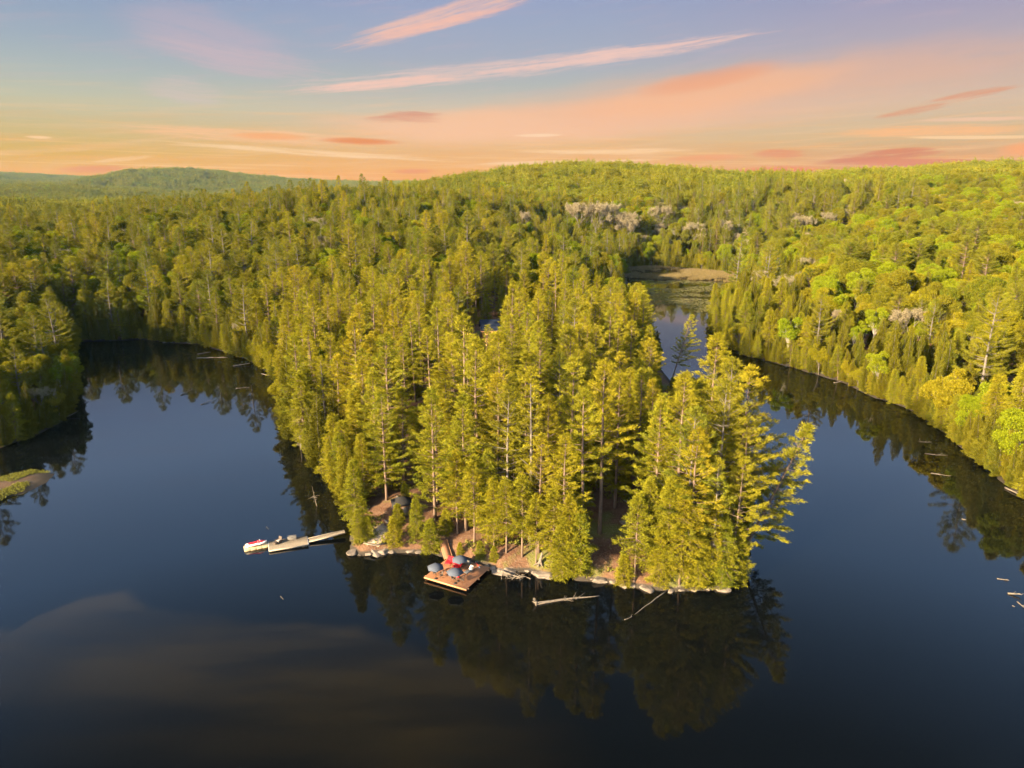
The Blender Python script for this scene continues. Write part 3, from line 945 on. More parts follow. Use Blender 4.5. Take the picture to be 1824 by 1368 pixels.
# ------------------------------------------------------------------ the rest of the wood: one object of scattered trees
def scatter(name, pts, which, rots, scales, sources, label):
    me = bpy.data.meshes.new(name)
    me.vertices.add(len(pts))
    me.vertices.foreach_set('co', np.asarray(pts, np.float32).ravel())
    for nm, typ, arr in (('which', 'INT', np.asarray(which, np.int32)), ('size', 'FLOAT', np.asarray(scales, np.float32))):
        a = me.attributes.new(nm, typ, 'POINT')
        a.data.foreach_set('value', arr)
    a = me.attributes.new('turn', 'FLOAT_VECTOR', 'POINT')
    a.data.foreach_set('vector', np.asarray(rots, np.float32).ravel())
    o = bpy.data.objects.new(name, me)
    COL.objects.link(o)
    tag(o, label, 'wood', None, 'stuff')
    ng = bpy.data.node_groups.new(name + '_scatter', 'GeometryNodeTree')
    ng.interface.new_socket('Geometry', in_out='INPUT', socket_type='NodeSocketGeometry')
    ng.interface.new_socket('Geometry', in_out='OUTPUT', socket_type='NodeSocketGeometry')
    N = ng.nodes
    gi, go, join = N.new('NodeGroupInput'), N.new('NodeGroupOutput'), N.new('GeometryNodeJoinGeometry')
    def attr(nm, typ):
        n = N.new('GeometryNodeInputNamedAttribute')
        n.data_type = typ
        n.inputs[0].default_value = nm
        return n.outputs['Attribute']
    aw, asz, at = attr('which', 'INT'), attr('size', 'FLOAT'), attr('turn', 'FLOAT_VECTOR')
    for k, src in enumerate(sources):
        oi = N.new('GeometryNodeObjectInfo')
        oi.inputs['Object'].default_value = src
        g2i = N.new('GeometryNodeGeometryToInstance')
        ng.links.new(oi.outputs['Geometry'], g2i.inputs[0])
        cmpn = N.new('FunctionNodeCompare')
        cmpn.data_type = 'INT'
        cmpn.operation = 'EQUAL'
        ng.links.new(aw, cmpn.inputs[2])
        cmpn.inputs[3].default_value = k
        iop = N.new('GeometryNodeInstanceOnPoints')
        ng.links.new(gi.outputs[0], iop.inputs['Points'])
        ng.links.new(cmpn.outputs[0], iop.inputs['Selection'])
        ng.links.new(g2i.outputs[0], iop.inputs['Instance'])
        ng.links.new(at, iop.inputs['Rotation'])
        ng.links.new(asz, iop.inputs['Scale'])
        ng.links.new(iop.outputs[0], join.inputs[0])
    ng.links.new(join.outputs[0], go.inputs[0])
    mod = o.modifiers.new('scatter', 'NODES')
    mod.node_group = ng
    return o

keys = list(PROTO)
scatter('forest', [(t['x'], t['y'], t['z']) for t in mass], [keys.index(t['key']) for t in mass], [(0, 0, t['rz']) for t in mass], [t['s'] for t in mass],
        [PROTO[k]['both'] for k in keys], 'mixed spring wood covering the slopes round the lake')

fp = np.concatenate([jitter_grid(-1400, 1500, 715, 1650, 27.0), jitter_grid(-3200, 200, 1650, 3000, 30.0), jitter_grid(-6000, 300, 3000, 5600, 46.0)])
fU, fV, fD = project(np.stack([fp[:, 0], fp[:, 1], np.full(len(fp), 60.0)], 1))
fp = fp[(fU > -560) & (fU < 2350)]
fg = ground(fp[:, 0], fp[:, 1])
# leave out what lies wholly behind a nearer ridge
fs = np.where(fp[:, 1] > 3000, 1.5, 1.0) * RNG.uniform(.78, 1.3, len(fp))
e = 4.0
gx, gy = (ground(fp[:, 0] + e, fp[:, 1]) - fg) / e, (ground(fp[:, 0], fp[:, 1] + e) - fg) / e
fz = RNG.uniform(0, 2 * PI, len(fp))
rots = []
for i in range(len(fp)):
    nrm = Vector((-gx[i], -gy[i], 1)).normalized()
    rots.append(tuple((Vector((0, 0, 1)).rotation_difference(nrm).to_matrix() @ Matrix.Rotation(fz[i], 3, 'Z')).to_euler()))
nm_ = vnoise(fp[:, 0], fp[:, 1], 110, 21) + RNG.normal(size=len(fp)) * .25
rightside = fp[:, 0] > -60
fw = np.where(rightside, np.where(nm_ > .45, 3, np.where(nm_ > -.2, 1, 2)), np.where(nm_ > .3, 1, np.where(nm_ > -.3, 3, 0)))
scatter('distant_forest', np.stack([fp[:, 0], fp[:, 1], fg - 0.4], 1), fw, rots, fs, PATCH, 'hazy wood covering the far hills up to the skyline')
print('TREES', len(trees), 'single', len(single), 'mass', len(mass), 'patches', len(fp), {k: sum(1 for t in single if PROTO[t['key']]['kind'] == k) for k in LIMIT})

# ------------------------------------------------------------------ small materials
M['cedar_deck'] = plain('cedar_deck_boards', (0.21, 0.095, 0.046), 0.65, (0.15, 0.068, 0.033), 2.2, 0.25, stretch=(.5, 9, 9))
M['cedar_edge'] = plain('cedar_fascia', (0.36, 0.18, 0.085), 0.6, (0.28, 0.14, 0.065), 3, 0.25)
M['grey_deck'] = plain('weathered_dock_boards', (0.185, 0.150, 0.108), 0.8, (0.13, 0.105, 0.078), 2.2, 0.15, stretch=(9, .5, 9))
M['grey_edge'] = plain('dock_frame', (0.26, 0.21, 0.155), 0.7, None, 3)
M['tan_plastic'] = plain('tan_float_plastic', (0.42, 0.31, 0.17), 0.5, (0.36, 0.26, 0.14), 3)
M['canvas'] = plain('slate_blue_canvas', (0.048, 0.056, 0.074), 0.85, (0.042, 0.049, 0.066), 1.5, 0.1)
M['black_metal'] = plain('black_metal', (0.02, 0.02, 0.022), 0.5, None, 4)
M['dark_wicker'] = plain('dark_wicker', (0.06, 0.042, 0.032), 0.75, (0.035, 0.025, 0.02), 14)
M['red_fabric'] = plain('red_cushion_fabric', (0.52, 0.012, 0.018), 0.8, (0.44, 0.010, 0.015), 2, 0.15)
M['char_fabric'] = plain('charcoal_sling', (0.075, 0.078, 0.085), 0.8, None, 4)
M['pale_fabric'] = plain('pale_grey_sling', (0.36, 0.32, 0.27), 0.8, None, 4)
M['grey_box'] = plain('grey_resin', (0.13, 0.115, 0.095), 0.6, (0.11, 0.095, 0.08), 2)
M['white_gel'] = plain('white_hull', (0.78, 0.76, 0.72), 0.25, (0.74, 0.72, 0.68), 2, 0.5)
M['red_gel'] = plain('red_hull', (0.50, 0.02, 0.025), 0.3, (0.45, 0.018, 0.02), 2, 0.5)
M['white_paint'] = plain('white_trim', (0.72, 0.70, 0.66), 0.5, None, 3)
M['shingle'] = plain('dark_shingles', (0.016, 0.015, 0.015), 0.95, (0.026, 0.024, 0.022), 7, 0.1, stretch=(1, 4, 1))
M['blue_roof'] = plain('slate_blue_roof', (0.020, 0.027, 0.043), 0.9, (0.015, 0.02, 0.033), 2.5, 0.1, stretch=(.4, 5, 1))
M['log_wall'] = plain('brown_log_wall', (0.13, 0.075, 0.042), 0.8, (0.09, 0.052, 0.03), 3, 0.1, stretch=(.3, .3, 6))
M['glow'] = plain('lit_window', (0.5, 0.3, 0.1), 0.4, None, 2, emit=((1.0, 0.46, 0.08), 0.12))
M['bulb'] = plain('lit_lamp', (0.6, 0.4, 0.15), 0.4, None, 2, emit=((1.0, 0.50, 0.10), 0.5))
M['rock'] = plain('shore_rock', (0.155, 0.125, 0.098), 0.9, (0.075, 0.060, 0.048), 1.8, 0.15, bump=0.6)
M['rust_roof'] = plain('rust_canopy', (0.24, 0.085, 0.035), 0.8, None, 3)
M['gravel'] = plain('tan_gravel', (0.34, 0.25, 0.17), 0.95, (0.26, 0.19, 0.13), 9, 0.1, bump=0.4)
M['reed'] = foliage('dry_reeds', (0.105, 0.082, 0.034), (0.14, 0.096, 0.042), 0.2)
M['sedge'] = foliage('green_sedge', (0.09, 0.105, 0.018), (0.14, 0.125, 0.025), 0.3)
M['pad'] = foliage('lily_pads', (0.085, 0.082, 0.03), (0.12, 0.10, 0.04), 0.0)

def frame(o, xdir):
    """local frame on the level: origin and heading of local +x"""
    return math.atan2(xdir[1], xdir[0])

# ------------------------------------------------------------------ swim deck
ZD = 0.55
L_, F_, R_ = W(755.7, 1027.5, ZD), W(830.5, 1049.9, ZD), W(869, 1011.9, ZD)
ex = (F_ - L_)[:2]
DW = float(np.linalg.norm(ex))
ex = ex / DW
ey = np.array([-ex[1], ex[0]])
DD = float((R_ - F_)[:2] @ ey) + 0.3
DRZ = math.atan2(ex[1], ex[0])
def deck_pt(a, b, z=0.0):
    """a metres along the front edge from the left corner, b metres back"""
    q = L_[:2] + ex * a + ey * b
    return (float(q[0]), float(q[1]), ZD + z)
def deck_ab(u, v, z=0.0):
    q = W(u, v, ZD + z)[:2] - L_[:2]
    return float(q @ ex), float(q @ ey)

t = thing('swim_deck', 'square cedar swim deck on posts over dark water, holding three umbrellas', 'deck', deck_pt(0, 0, -ZD), DRZ)
mb = MB()
nb_ = int(DD / 0.15)
for i in range(nb_):
    mb.box((DW / 2, (i + .5) * DD / nb_, ZD - .02), (DW, DD / nb_ - .012, .04))
mb.obj('decking', M['cedar_deck'], t)
MB().box((DW / 2, -.022, ZD - .13), (DW + .08, .04, .26)).obj('fascia', M['cedar_edge'], t)
MB().box((DW / 2, DD + .022, ZD - .13), (DW + .08, .04, .26)).obj('fascia', M['cedar_edge'], t)
for b_ in (0.5, DD / 2, DD - .6):
    MB().box((DW / 2, b_, ZD - .17), (DW + .34, .14, .22)).obj('beam', M['cedar_edge'], t)
for a_ in (0.5, DW / 2, DW - .5):
    for b_ in (0.5, DD / 2, DD - .6):
        MB().tube([(a_, b_, -1.2), (a_, b_, ZD - .29)], .09, 8).obj('post', M['dead'], t)

# ramp up to the bank
ra, rb = np.array(deck_pt(*deck_ab(799, 995))), W(789, 962, 2.1)
rv = rb - ra
RL = float(np.linalg.norm(rv))
t = thing('deck_ramp', 'sloping cedar plank ramp leading from the swim deck to the bank', 'ramp', (ra[0], ra[1], ra[2] + .03), math.atan2(rv[1], rv[0]))
pit = math.asin(rv[2] / RL)
mb = MB()
for i in range(int(RL / .16)):
    s_ = (i + .5) * .16
    mb.box((s_ * math.cos(pit), 0, s_ * math.sin(pit)), (.148, 1.35, .04), ry=-pit)
mb.obj('decking', M['cedar_deck'], t)
for sd_ in (-.69, .69):
    MB().box((RL / 2 * math.cos(pit), sd_, RL / 2 * math.sin(pit) - .06), (RL, .05, .2), ry=-pit).obj('stringer', M['cedar_edge'], t)

# umbrellas
def make_umbrella(loc, label, rz, tilt=0.0):
    t = thing('patio_umbrella', label, 'umbrella', loc, rz, 'slate blue umbrellas on the swim deck')
    R, h0, h1, n = 1.38, 1.98, 2.70, 6
    mb = MB()
    top = [(0, 0, h1)]
    rim = [(R * math.cos(2 * PI * k / n), R * math.sin(2 * PI * k / n), h0) for k in range(n)]
    mid = [(R * .5 * math.cos(2 * PI * k / n), R * .5 * math.sin(2 * PI * k / n), h0 + (h1 - h0) * .56) for k in range(n)]
    sag = [(R * .93 * math.cos(2 * PI * (k + .5) / n) * .93, R * .93 * math.sin(2 * PI * (k + .5) / n) * .93, h0 + .03) for k in range(n)]
    V = top + mid + rim + sag
    fs = []
    for k in range(n):
        k2 = (k + 1) % n
        a, b_, c_, d_, s_ = 1 + k, 1 + k2, 1 + n + k, 1 + n + k2, 1 + 2 * n + k
        fs += [(0, a, b_), (a, c_, s_), (a, s_, b_), (b_, s_, d_)]
    mb.add(V, fs)
    o = mb.obj('canopy', M['canvas'], t)
    sm = o.modifiers.new('cloth', 'SOLIDIFY')
    sm.thickness = 0.02
    vb = MB()
    for k in range(n):
        k2 = (k + 1) % n
        p0, p1, pm = np.array(rim[k]), np.array(rim[k2]), np.array(sag[k])
        vb.add([p0, pm, pm - (0, 0, .12), p0 - (0, 0, .12)], [(0, 1, 2, 3)])
        vb.add([pm, p1, p1 - (0, 0, .12), pm - (0, 0, .12)], [(0, 1, 2, 3)])
    vb.obj('valance', M['canvas'], o)
    MB().tube([(0, 0, .03), (0, 0, h1 + .06)], .024, 8).obj('pole', M['black_metal'], t)
    mb = MB()
    for k in range(n):
        a = 2 * PI * k / n
        mb.tube([(0.03 * math.cos(a), .03 * math.sin(a), h1 - .04), (R * .97 * math.cos(a), R * .97 * math.sin(a), h0 - .02)], .01, 4)
    mb.obj('rib', M['black_metal'], t)
    MB().tube([(0, 0, 0), (0, 0, .05), (0, 0, .08)], [.26, .25, .06], 14).obj('base', M['black_metal'], t)
    MB().tube([(0, 0, h1 + .04), (0, 0, h1 + .09), (0, 0, h1 + .14)], [.02, .05, .01], 8).obj('finial', M['black_metal'], t)
    return t
for (u, v, rz, lab) in ((776.5, 1030.5, .2, 'slate blue patio umbrella nearest the deck front-left corner, over dark chairs'),
                        (811, 1039, .35, 'slate blue patio umbrella nearest the front edge, over the bistro table'),
                        (819.5, 1016, .05, 'slate blue patio umbrella behind the red loungers beside the dark cabinet')):
    make_umbrella(deck_pt(*deck_ab(u, v)), lab, DRZ + rz)

# chairs, tables
def make_chair(loc, rz, label):
    t = thing('patio_chair', label, 'chair', loc, rz, 'dark patio chairs')
    MB().box((0, 0, .43), (.5, .5, .06)).obj('seat', M['dark_wicker'], t, bevel=.01)
    MB().box((0, .27, .72), (.5, .05, .58), rx=-.18).obj('backrest', M['dark_wicker'], t, bevel=.01)
    for sx in (-.26, .26):
        MB().box((sx, 0, .62), (.05, .5, .04)).obj('armrest', M['dark_wicker'], t)
        for sy in (-.22, .22):
            MB().tube([(sx * .9, sy, 0), (sx * .9, sy, .61)], .02, 6).obj('leg', M['black_metal'], t)
    return t
def make_table(loc, label, top='dark_wicker', r=.38, h=.7):
    t = thing('bistro_table', label, 'table', loc, 0, None)
    MB().tube([(0, 0, h - .03), (0, 0, h)], r, 18).obj('tabletop', M[top], t)
    MB().tube([(0, 0, .03), (0, 0, h - .03)], .03, 8).obj('pedestal', M['black_metal'], t)
    MB().tube([(0, 0, 0), (0, 0, .03)], .24, 14).obj('foot', M['black_metal'], t)
    return t
a, b_ = deck_ab(776.5, 1030.5)
make_chair(deck_pt(a - .75, b_ + .75), DRZ + .5, 'dark wicker chair under the left front umbrella, nearer the deck side edge')
make_chair(deck_pt(a + .55, b_ + .62), DRZ - .5, 'dark wicker chair under the left front umbrella, nearer the red loungers')
a, b_ = deck_ab(811, 1039)
make_table(deck_pt(a + .05, b_ + .75), 'small round dark bistro table under the front umbrella')
make_chair(deck_pt(a + .75, b_ + .9), DRZ - 1.2, 'dark patio chair right of the bistro table')
make_chair(deck_pt(a - .65, b_ + .5), DRZ + 1.6, 'dark patio chair left of the bistro table')
t = thing('folded_towel', 'small red folded towel on the bistro table under the front umbrella', 'towel', deck_pt(a + .05, b_ + .75, .70))
MB().box((0, 0, .04), (.42, .28, .08)).obj('cloth', M['red_fabric'], t, bevel=.03)
MB().box((0.02, 0, .10), (.34, .24, .05)).obj('folded_layer', M['red_fabric'], t, bevel=.02)

def slab(pts, wid, th, n=2):
    """a cushion bent along a side profile (y, z), extruded in x"""
    pts = np.array(pts, float)
    tan = np.gradient(pts, axis=0)
    tan /= np.linalg.norm(tan, axis=1)[:, None]
    nrm = np.stack([-tan[:, 1], tan[:, 0]], 1)
    rings = []
    for p_, n_ in zip(pts, nrm):
        q0, q1 = p_, p_ + n_ * th
        rings.append([(-wid / 2, q0[0], q0[1]), (wid / 2, q0[0], q0[1]), (wid / 2 - .03, q1[0], q1[1]), (-wid / 2 + .03, q1[0], q1[1])])
    return MB().loft(rings)
def make_lounger(loc, rz, label, fab_seat, fab_back, frame_m, wid=.72, back=45, L=1.25, th=.09, grp=None):
    t = thing('sun_lounger', label, 'sun lounger', loc, rz, grp)
    slab([(-L, .34), (-.6, .33), (-.02, .32)], wid, th).obj('seat', M[fab_seat], t, bevel=.02)
    c_, s_ = math.cos(math.radians(back)), math.sin(math.radians(back))
    slab([(0.0, .33), (.38 * c_, .33 + .38 * s_), (.78 * c_, .33 + .78 * s_)], wid, th).obj('backrest', M[fab_back], t, bevel=.02)
    MB().box((wid / 2 - .02, -L / 2 + .3, .29), (.04, L + .75, .06)).obj('side_rail', M[frame_m], t)
    MB().box((-wid / 2 + .02, -L / 2 + .3, .29), (.04, L + .75, .06)).obj('side_rail', M[frame_m], t)
    for sx in (-1, 1):
        for yy in (-L + .12, .5):
            MB().box((sx * (wid / 2 - .03), yy, .13), (.05, .05, .26)).obj('leg', M[frame_m], t)
    return t
# heading: local +y is towards the head end
def hd(p0, p1):
    d_ = W(*p1, ZD + .3)[:2] - W(*p0, ZD + .3)[:2]
    return math.atan2(d_[1], d_[0]) - PI / 2
make_lounger(deck_pt(*deck_ab(838, 1018.5)), hd((828, 1023), (843, 1014)), 'charcoal sun lounger with raised pale backrest, standing alone on the deck', 'char_fabric', 'pale_fabric', 'black_metal', back=50)
RG = 'red cushioned loungers'
make_lounger(deck_pt(*deck_ab(801.5, 1002.5)), hd((794, 1009), (803, 998)), 'red cushioned lounger at the deck ramp foot, backrest up, leftmost of three', 'red_fabric', 'red_fabric', 'black_metal', wid=1.0, back=34, th=.2, L=1.1, grp=RG)
make_lounger(deck_pt(*deck_ab(815, 1006.5)), hd((801, 1001.5), (819, 1008)), 'long red lounger in the middle, stretching under the rear umbrella', 'red_fabric', 'red_fabric', 'black_metal', wid=1.0, back=26, th=.22, L=1.45, grp=RG)
make_lounger(deck_pt(*deck_ab(817.5, 1011.5)), hd((807, 1013.5), (820, 1009)), 'red lounger nearest the front umbrella, partly under its canopy', 'red_fabric', 'red_fabric', 'black_metal', wid=.9, back=48, th=.2, L=.95, grp=RG)

a, b_ = deck_ab(831, 1004)
t = thing('deck_cabinet', 'dark charcoal bar cabinet standing behind the rear umbrella', 'cabinet', deck_pt(a, min(b_, DD - .5)), DRZ)
MB().box((0, 0, .5), (1.5, .65, .94)).obj('body', M['char_fabric'], t, bevel=.02)
MB().box((0, 0, 1.0), (1.64, .76, .06)).obj('countertop', M['black_metal'], t, bevel=.01)
for sx in (-.37, .37):
    d_ = MB().box((sx, -.335, .5), (.68, .02, .8)).obj('door', M['grey_box'], t)
    MB().box((sx * .25, -.355, .6), (.03, .02, .2)).obj('handle', M['white_paint'], d_)

p0, p1 = np.array(deck_pt(*deck_ab(847.5, 1001.8))), np.array(deck_pt(*deck_ab(854.5, 1011.8)))
dv = p1 - p0
pl = float(np.linalg.norm(dv))
t = thing('paddle', 'long dark paddle with pale blade lying on the deck right corner', 'paddle', (p0[0], p0[1], ZD + .035), math.atan2(dv[1], dv[0]))
MB().tube([(0, 0, 0), (pl * .75, 0, 0)], .025, 6).obj('shaft', M['red_gel'], t)
MB().loft([[(pl * .74, -.03, -.02), (pl * .74, .03, -.02), (pl * .74, .03, .02), (pl * .74, -.03, .02)], [(pl * .82, -.1, -.02), (pl * .82, .1, -.02), (pl * .82, .1, .015), (pl * .82, -.1, .015)], [(pl, -.09, -.02), (pl, .09, -.02), (pl, .09, .01), (pl, -.09, .01)]]).obj('blade', M['white_paint'], t)
MB().tube([(-.06, -.1, 0), (-.06, .1, 0)], .03, 6).obj('grip', M['white_paint'], t)

# ------------------------------------------------------------------ dock, gangway, watercraft
ZK = 0.42
c0, c1, c2 = W(478.5, 964.4, ZK), W(546.7, 954.1, ZK), W(477.9, 980.5, ZK)
kx = (c1 - c0)[:2]
KL = float(np.linalg.norm(kx))
kx /= KL
kn = np.array([-kx[1], kx[0]])
KW_ = abs(float((c2 - c0)[:2] @ kn))
KRZ = math.atan2(kx[1], kx[0])
org = c0[:2] - kn * KW_
t = thing('floating_dock', 'grey plank floating dock with an armchair and storage bench on it', 'dock', (org[0], org[1], 0), KRZ)
mb = MB()
nn = int(KL / .15)
for i in range(nn):
    mb.box(((i + .5) * KL / nn, KW_ / 2, ZK - .02), (KL / nn - .014, KW_, .04))
mb.obj('decking', M['grey_deck'], t)
for yy in (-.03, KW_ + .03):
    MB().box((KL / 2, yy, ZK - .13), (KL + .12, .05, .24)).obj('side_beam', M['grey_edge'], t)
for xx in (-.03, KL + .03):
    MB().box((xx, KW_ / 2, ZK - .13), (.05, KW_ + .01, .24)).obj('end_beam', M['white_paint'], t)
for xx in (.6, KL / 2, KL - .6):
    MB().box((xx, KW_ / 2, .03), (.9, KW_ - .2, .3)).obj('float', M['black_metal'], t)

g0, g1 = W(549.7, 962, ZK), W(614, 946.5, 0.9)
gv = g1 - g0
GL = float(np.linalg.norm(gv))
gp = math.asin(gv[2] / GL)
t = thing('dock_gangway', 'narrow grey plank gangway joining the floating dock to the shore', 'gangway', tuple(g0), math.atan2(gv[1], gv[0]))
mb = MB()
for i in range(int(GL / .16)):
    s_ = .1 + (i + .5) * .16
    mb.box((s_ * math.cos(gp), 0, s_ * math.sin(gp)), (.146, 1.25, .04), ry=-gp)
mb.obj('decking', M['grey_deck'], t)
for yy in (-.65, .65):
    MB().box((GL / 2 * math.cos(gp), yy, GL / 2 * math.sin(gp) - .04), (GL, .05, .2), ry=-gp).obj('stringer', M['grey_edge'], t)

def dock_pt(a, b_, z=ZK):
    q = org + kx * a + kn * b_
    return (float(q[0]), float(q[1]), z)
t = thing('armchair', 'dark wicker armchair with a matching footstool front, on the grey dock', 'chair', dock_pt(1.7, KW_ - 1.05), KRZ - .9)
MB().box((0, 0, .3), (.75, .75, .2)).obj('seat', M['dark_wicker'], t, bevel=.04)
MB().box((0, .38, .66), (.8, .14, .8), rx=-.22).obj('backrest', M['dark_wicker'], t, bevel=.05)
for sx in (-.42, .42):
    MB().box((sx, 0, .42), (.12, .8, .34)).obj('armrest', M['dark_wicker'], t, bevel=.03)
    for sy in (-.3, .3):
        MB().box((sx * .85, sy, .1), (.07, .07, .2)).obj('leg', M['black_metal'], t)
MB().box((0, -.75, .24), (.6, .55, .3)).obj('footstool', M['dark_wicker'], t, bevel=.04)
MB().box((0, 0, .44), (.6, .6, .1)).obj('cushion', M['pale_fabric'], t, bevel=.04)
t = thing('storage_bench', 'long grey-brown storage box on the dock rear edge beside the armchair', 'storage box', dock_pt(3.9, KW_ - .55), KRZ)
MB().box((0, 0, .3), (1.5, .65, .56), taper=.98).obj('body', M['grey_box'], t, bevel=.02)
MB().box((0, 0, .61), (1.56, .7, .07)).obj('lid', M['grey_box'], t, bevel=.025)
MB().box((0, -.33, .5), (.25, .03, .07)).obj('handle', M['black_metal'], t)

j0, j1 = W(434.5, 977, .25), W(477, 968.5, .25)
jv = (j1 - j0)[:2]
JL = float(np.linalg.norm(jv))
jrz = math.atan2(jv[1], jv[0])
jc = (j0 + j1) / 2
t = thing('watercraft_float', 'tan plastic drive-on float moored at the dock end', 'float', (jc[0], jc[1], 0), jrz)
mb = MB()
for i in range(4):
    xx = -JL / 2 + (i + .5) * JL / 4
    mb.box((xx, 0, .1), (JL / 4 - .03, 1.7, .42), taper=.97)
mb.obj('float_block', M['tan_plastic'], t, bevel=.04)
for sy in (-.62, .62):
    MB().box((0, sy, .335), (JL - .15, .28, .06)).obj('runner', M['tan_plastic'], t, bevel=.02)
t = thing('jet_ski', 'white and red jet ski parked on the tan float, bow to the dock', 'jet ski', (jc[0] + .1 * kx[0], jc[1] + .1 * kx[1], .34), jrz)
def hull_ring(x, w, zk, zs, zd):
    return [(x, 0, zk), (x, w * .7, zk + (zs - zk) * .5), (x, w, zs), (x, w * .9, zd), (x, 0, zd + .03), (x, -w * .9, zd), (x, -w, zs), (x, -w * .7, zk + (zs - zk) * .5)]
h = JL * .45
MB().loft([hull_ring(-h, .52, .08, .34, .42), hull_ring(-h * .4, .6, .02, .34, .44), hull_ring(h * .3, .58, .02, .40, .52), hull_ring(h * .75, .36, .12, .5, .62), hull_ring(h, .05, .4, .58, .64)]).obj('hull', M['white_gel'], t, smooth=True)
MB().loft([[(-h * .75, .2, .44), (-h * .75, -.2, .44), (-h * .75, -.16, .66), (-h * .75, .16, .66)], [(-h * .2, .22, .45), (-h * .2, -.22, .45), (-h * .2, -.16, .74), (-h * .2, .16, .74)], [(h * .12, .2, .5), (h * .12, -.2, .5), (h * .12, -.14, .8), (h * .12, .14, .8)]]).obj('seat', M['red_fabric'], t, bevel=.04)
MB().loft([[(h * .1, .34, .5), (h * .1, -.34, .5), (h * .1, -.2, .86), (h * .1, .2, .86)], [(h * .4, .38, .56), (h * .4, -.38, .56), (h * .4, -.22, .86), (h * .4, .22, .86)], [(h * .86, .16, .62), (h * .86, -.16, .62), (h * .86, -.06, .68), (h * .86, .06, .68)]]).obj('hood', M['red_gel'], t, bevel=.03)
MB().tube([(h * .18, -.4, 1.0), (h * .24, -.15, .96), (h * .24, .15, .96), (h * .18, .4, 1.0)], .03, 8).obj('handlebar', M['black_metal'], t)
MB().box((h * .34, 0, .94), (.06, .36, .2), ry=-.5).obj('windscreen', M['white_gel'], t, bevel=.02)
for sy in (-1, 1):
    MB().box((-h * .35, sy * .6, .385), (h * .9, .03, .07)).obj('side_stripe', M['red_gel'], t)

# ------------------------------------------------------------------ shed, pad, cottage
p = on_ground(716, 915)
t = thing('garden_shed', 'small shed with a dark shingled hip roof among the shore hemlocks', 'shed', (p[0], p[1], p[2] - .2), .25)
w_ = MB().box((0, 0, 1.2), (2.9, 2.5, 2.4)).obj('wall', M['log_wall'], t)
MB().loft([[(-1.8, -1.6, 2.35), (1.8, -1.6, 2.35), (1.8, 1.6, 2.35), (-1.8, 1.6, 2.35)], [(-1.8, -1.6, 2.47), (1.8, -1.6, 2.47), (1.8, 1.6, 2.47), (-1.8, 1.6, 2.47)], [(-.5, -.06, 3.5), (.5, -.06, 3.5), (.5, .06, 3.5), (-.5, .06, 3.5)]]).obj('roof', M['shingle'], t)
d_ = MB().box((.5, -1.27, .98), (.9, .05, 1.95)).obj('door', M['dead'], t)
MB().box((.82, -1.31, 1.0), (.05, .04, .16)).obj('handle', M['black_metal'], d_)
f_ = MB().box((-.75, -1.27, 1.4), (.8, .05, .8)).obj('window', M['white_paint'], t)
MB().box((-.75, -1.30, 1.4), (.66, .02, .66)).obj('pane', M['black_metal'], f_)

# gravel landing: a flattened pad of sand and gravel shored with logs
p = on_ground(671, 952)
t = thing('gravel_pad', 'pale tan gravel pad edged with a log, beside the dock landing', 'gravel pad', (p[0], p[1], p[2] + .05))
rr = np.random.default_rng(5)
n = 20
ring = np.array([(2.3 * math.cos(2 * PI * k / n) * rr.uniform(.85, 1.1), 2.9 * math.sin(2 * PI * k / n) * rr.uniform(.85, 1.1)) for k in range(n)])
gr = ground(ring[:, 0] + p[0], ring[:, 1] + p[1]) - p[2]
MB().loft([[(x_, y_, z_ - .5) for (x_, y_), z_ in zip(ring, gr)], [(x_ * .97, y_ * .97, z_ + .10) for (x_, y_), z_ in zip(ring, gr)], [(x_ * .45, y_ * .45, z_ * .5 + .16) for (x_, y_), z_ in zip(ring, gr)]]).obj('gravel', M['gravel'], t, smooth=True)
MB().tube([(-1.9, -2.2, gr[13] + .2), (0, -2.9, gr[15] + .22), (2.0, -2.1, gr[17] + .2)], .14, 7).obj('edging_log', M['dead'], t)

gz_ = G1(*cottage_c)
t = thing('cottage', 'brown log cottage with slate blue roofs and lit windows among tall pines', 'house', (cottage_c[0], cottage_c[1], gz_ - .3), 0.12)
MB().box((0, 0, 2.6), (11, 8, 5.2)).obj('wall', M['log_wall'], t)
def gable(x0, x1, y0, y1, z0, z1, th=.18):
    ym = (y0 + y1) / 2
    return MB().loft([[(x0, y0, z0), (x0, ym, z1), (x0, y1, z0), (x0, y1, z0 + th), (x0, ym, z1 + th), (x0, y0, z0 + th)], [(x1, y0, z0), (x1, ym, z1), (x1, y1, z0), (x1, y1, z0 + th), (x1, ym, z1 + th), (x1, y0, z0 + th)]])
MB().loft([[(x_, -4, 5.15), (x_, 0, 7.7), (x_, 4, 5.15)] for x_ in (-5.48, 5.48)]).obj('gable_wall', M['log_wall'], t)
rf = gable(-6.2, 6.2, -4.9, 4.9, 4.75, 7.9).obj('roof', M['blue_roof'], t)
MB().box((3, 1.2, 8.0), (.9, .9, 2.2)).obj('chimney', M['rock'], rf)
MB().box((0, -4.97, 4.86), (12.5, .06, .26)).obj('trim', M['cedar_edge'], rf)
for wx in (-4.2, -2.1, 0, 2.1, 4.2):
    for wz in (1.6, 4.0):
        f_ = MB().box((wx, -4.03, wz), (1.2, .08, 1.3)).obj('window', M['cedar_edge'], t)
        MB().box((wx, -4.085, wz), (1.05, .03, 1.15)).obj('pane', M['glow'], f_)
MB().box((0, -5.6, .55), (11, 3, .14)).obj('porch', M['cedar_deck'], t)
for px_ in (-5.2, -1.8, 1.8, 5.2):
    MB().box((px_, -7.0, .25), (.2, .2, 1.0)).obj('porch_post', M['cedar_edge'], t)
q = np.array([-3.2, 224.0])
t = thing('bunkhouse', 'smaller log bunkhouse with a slate blue roof in front of the cottage', 'house', (q[0], q[1], G1(*q) - .3), -.15)
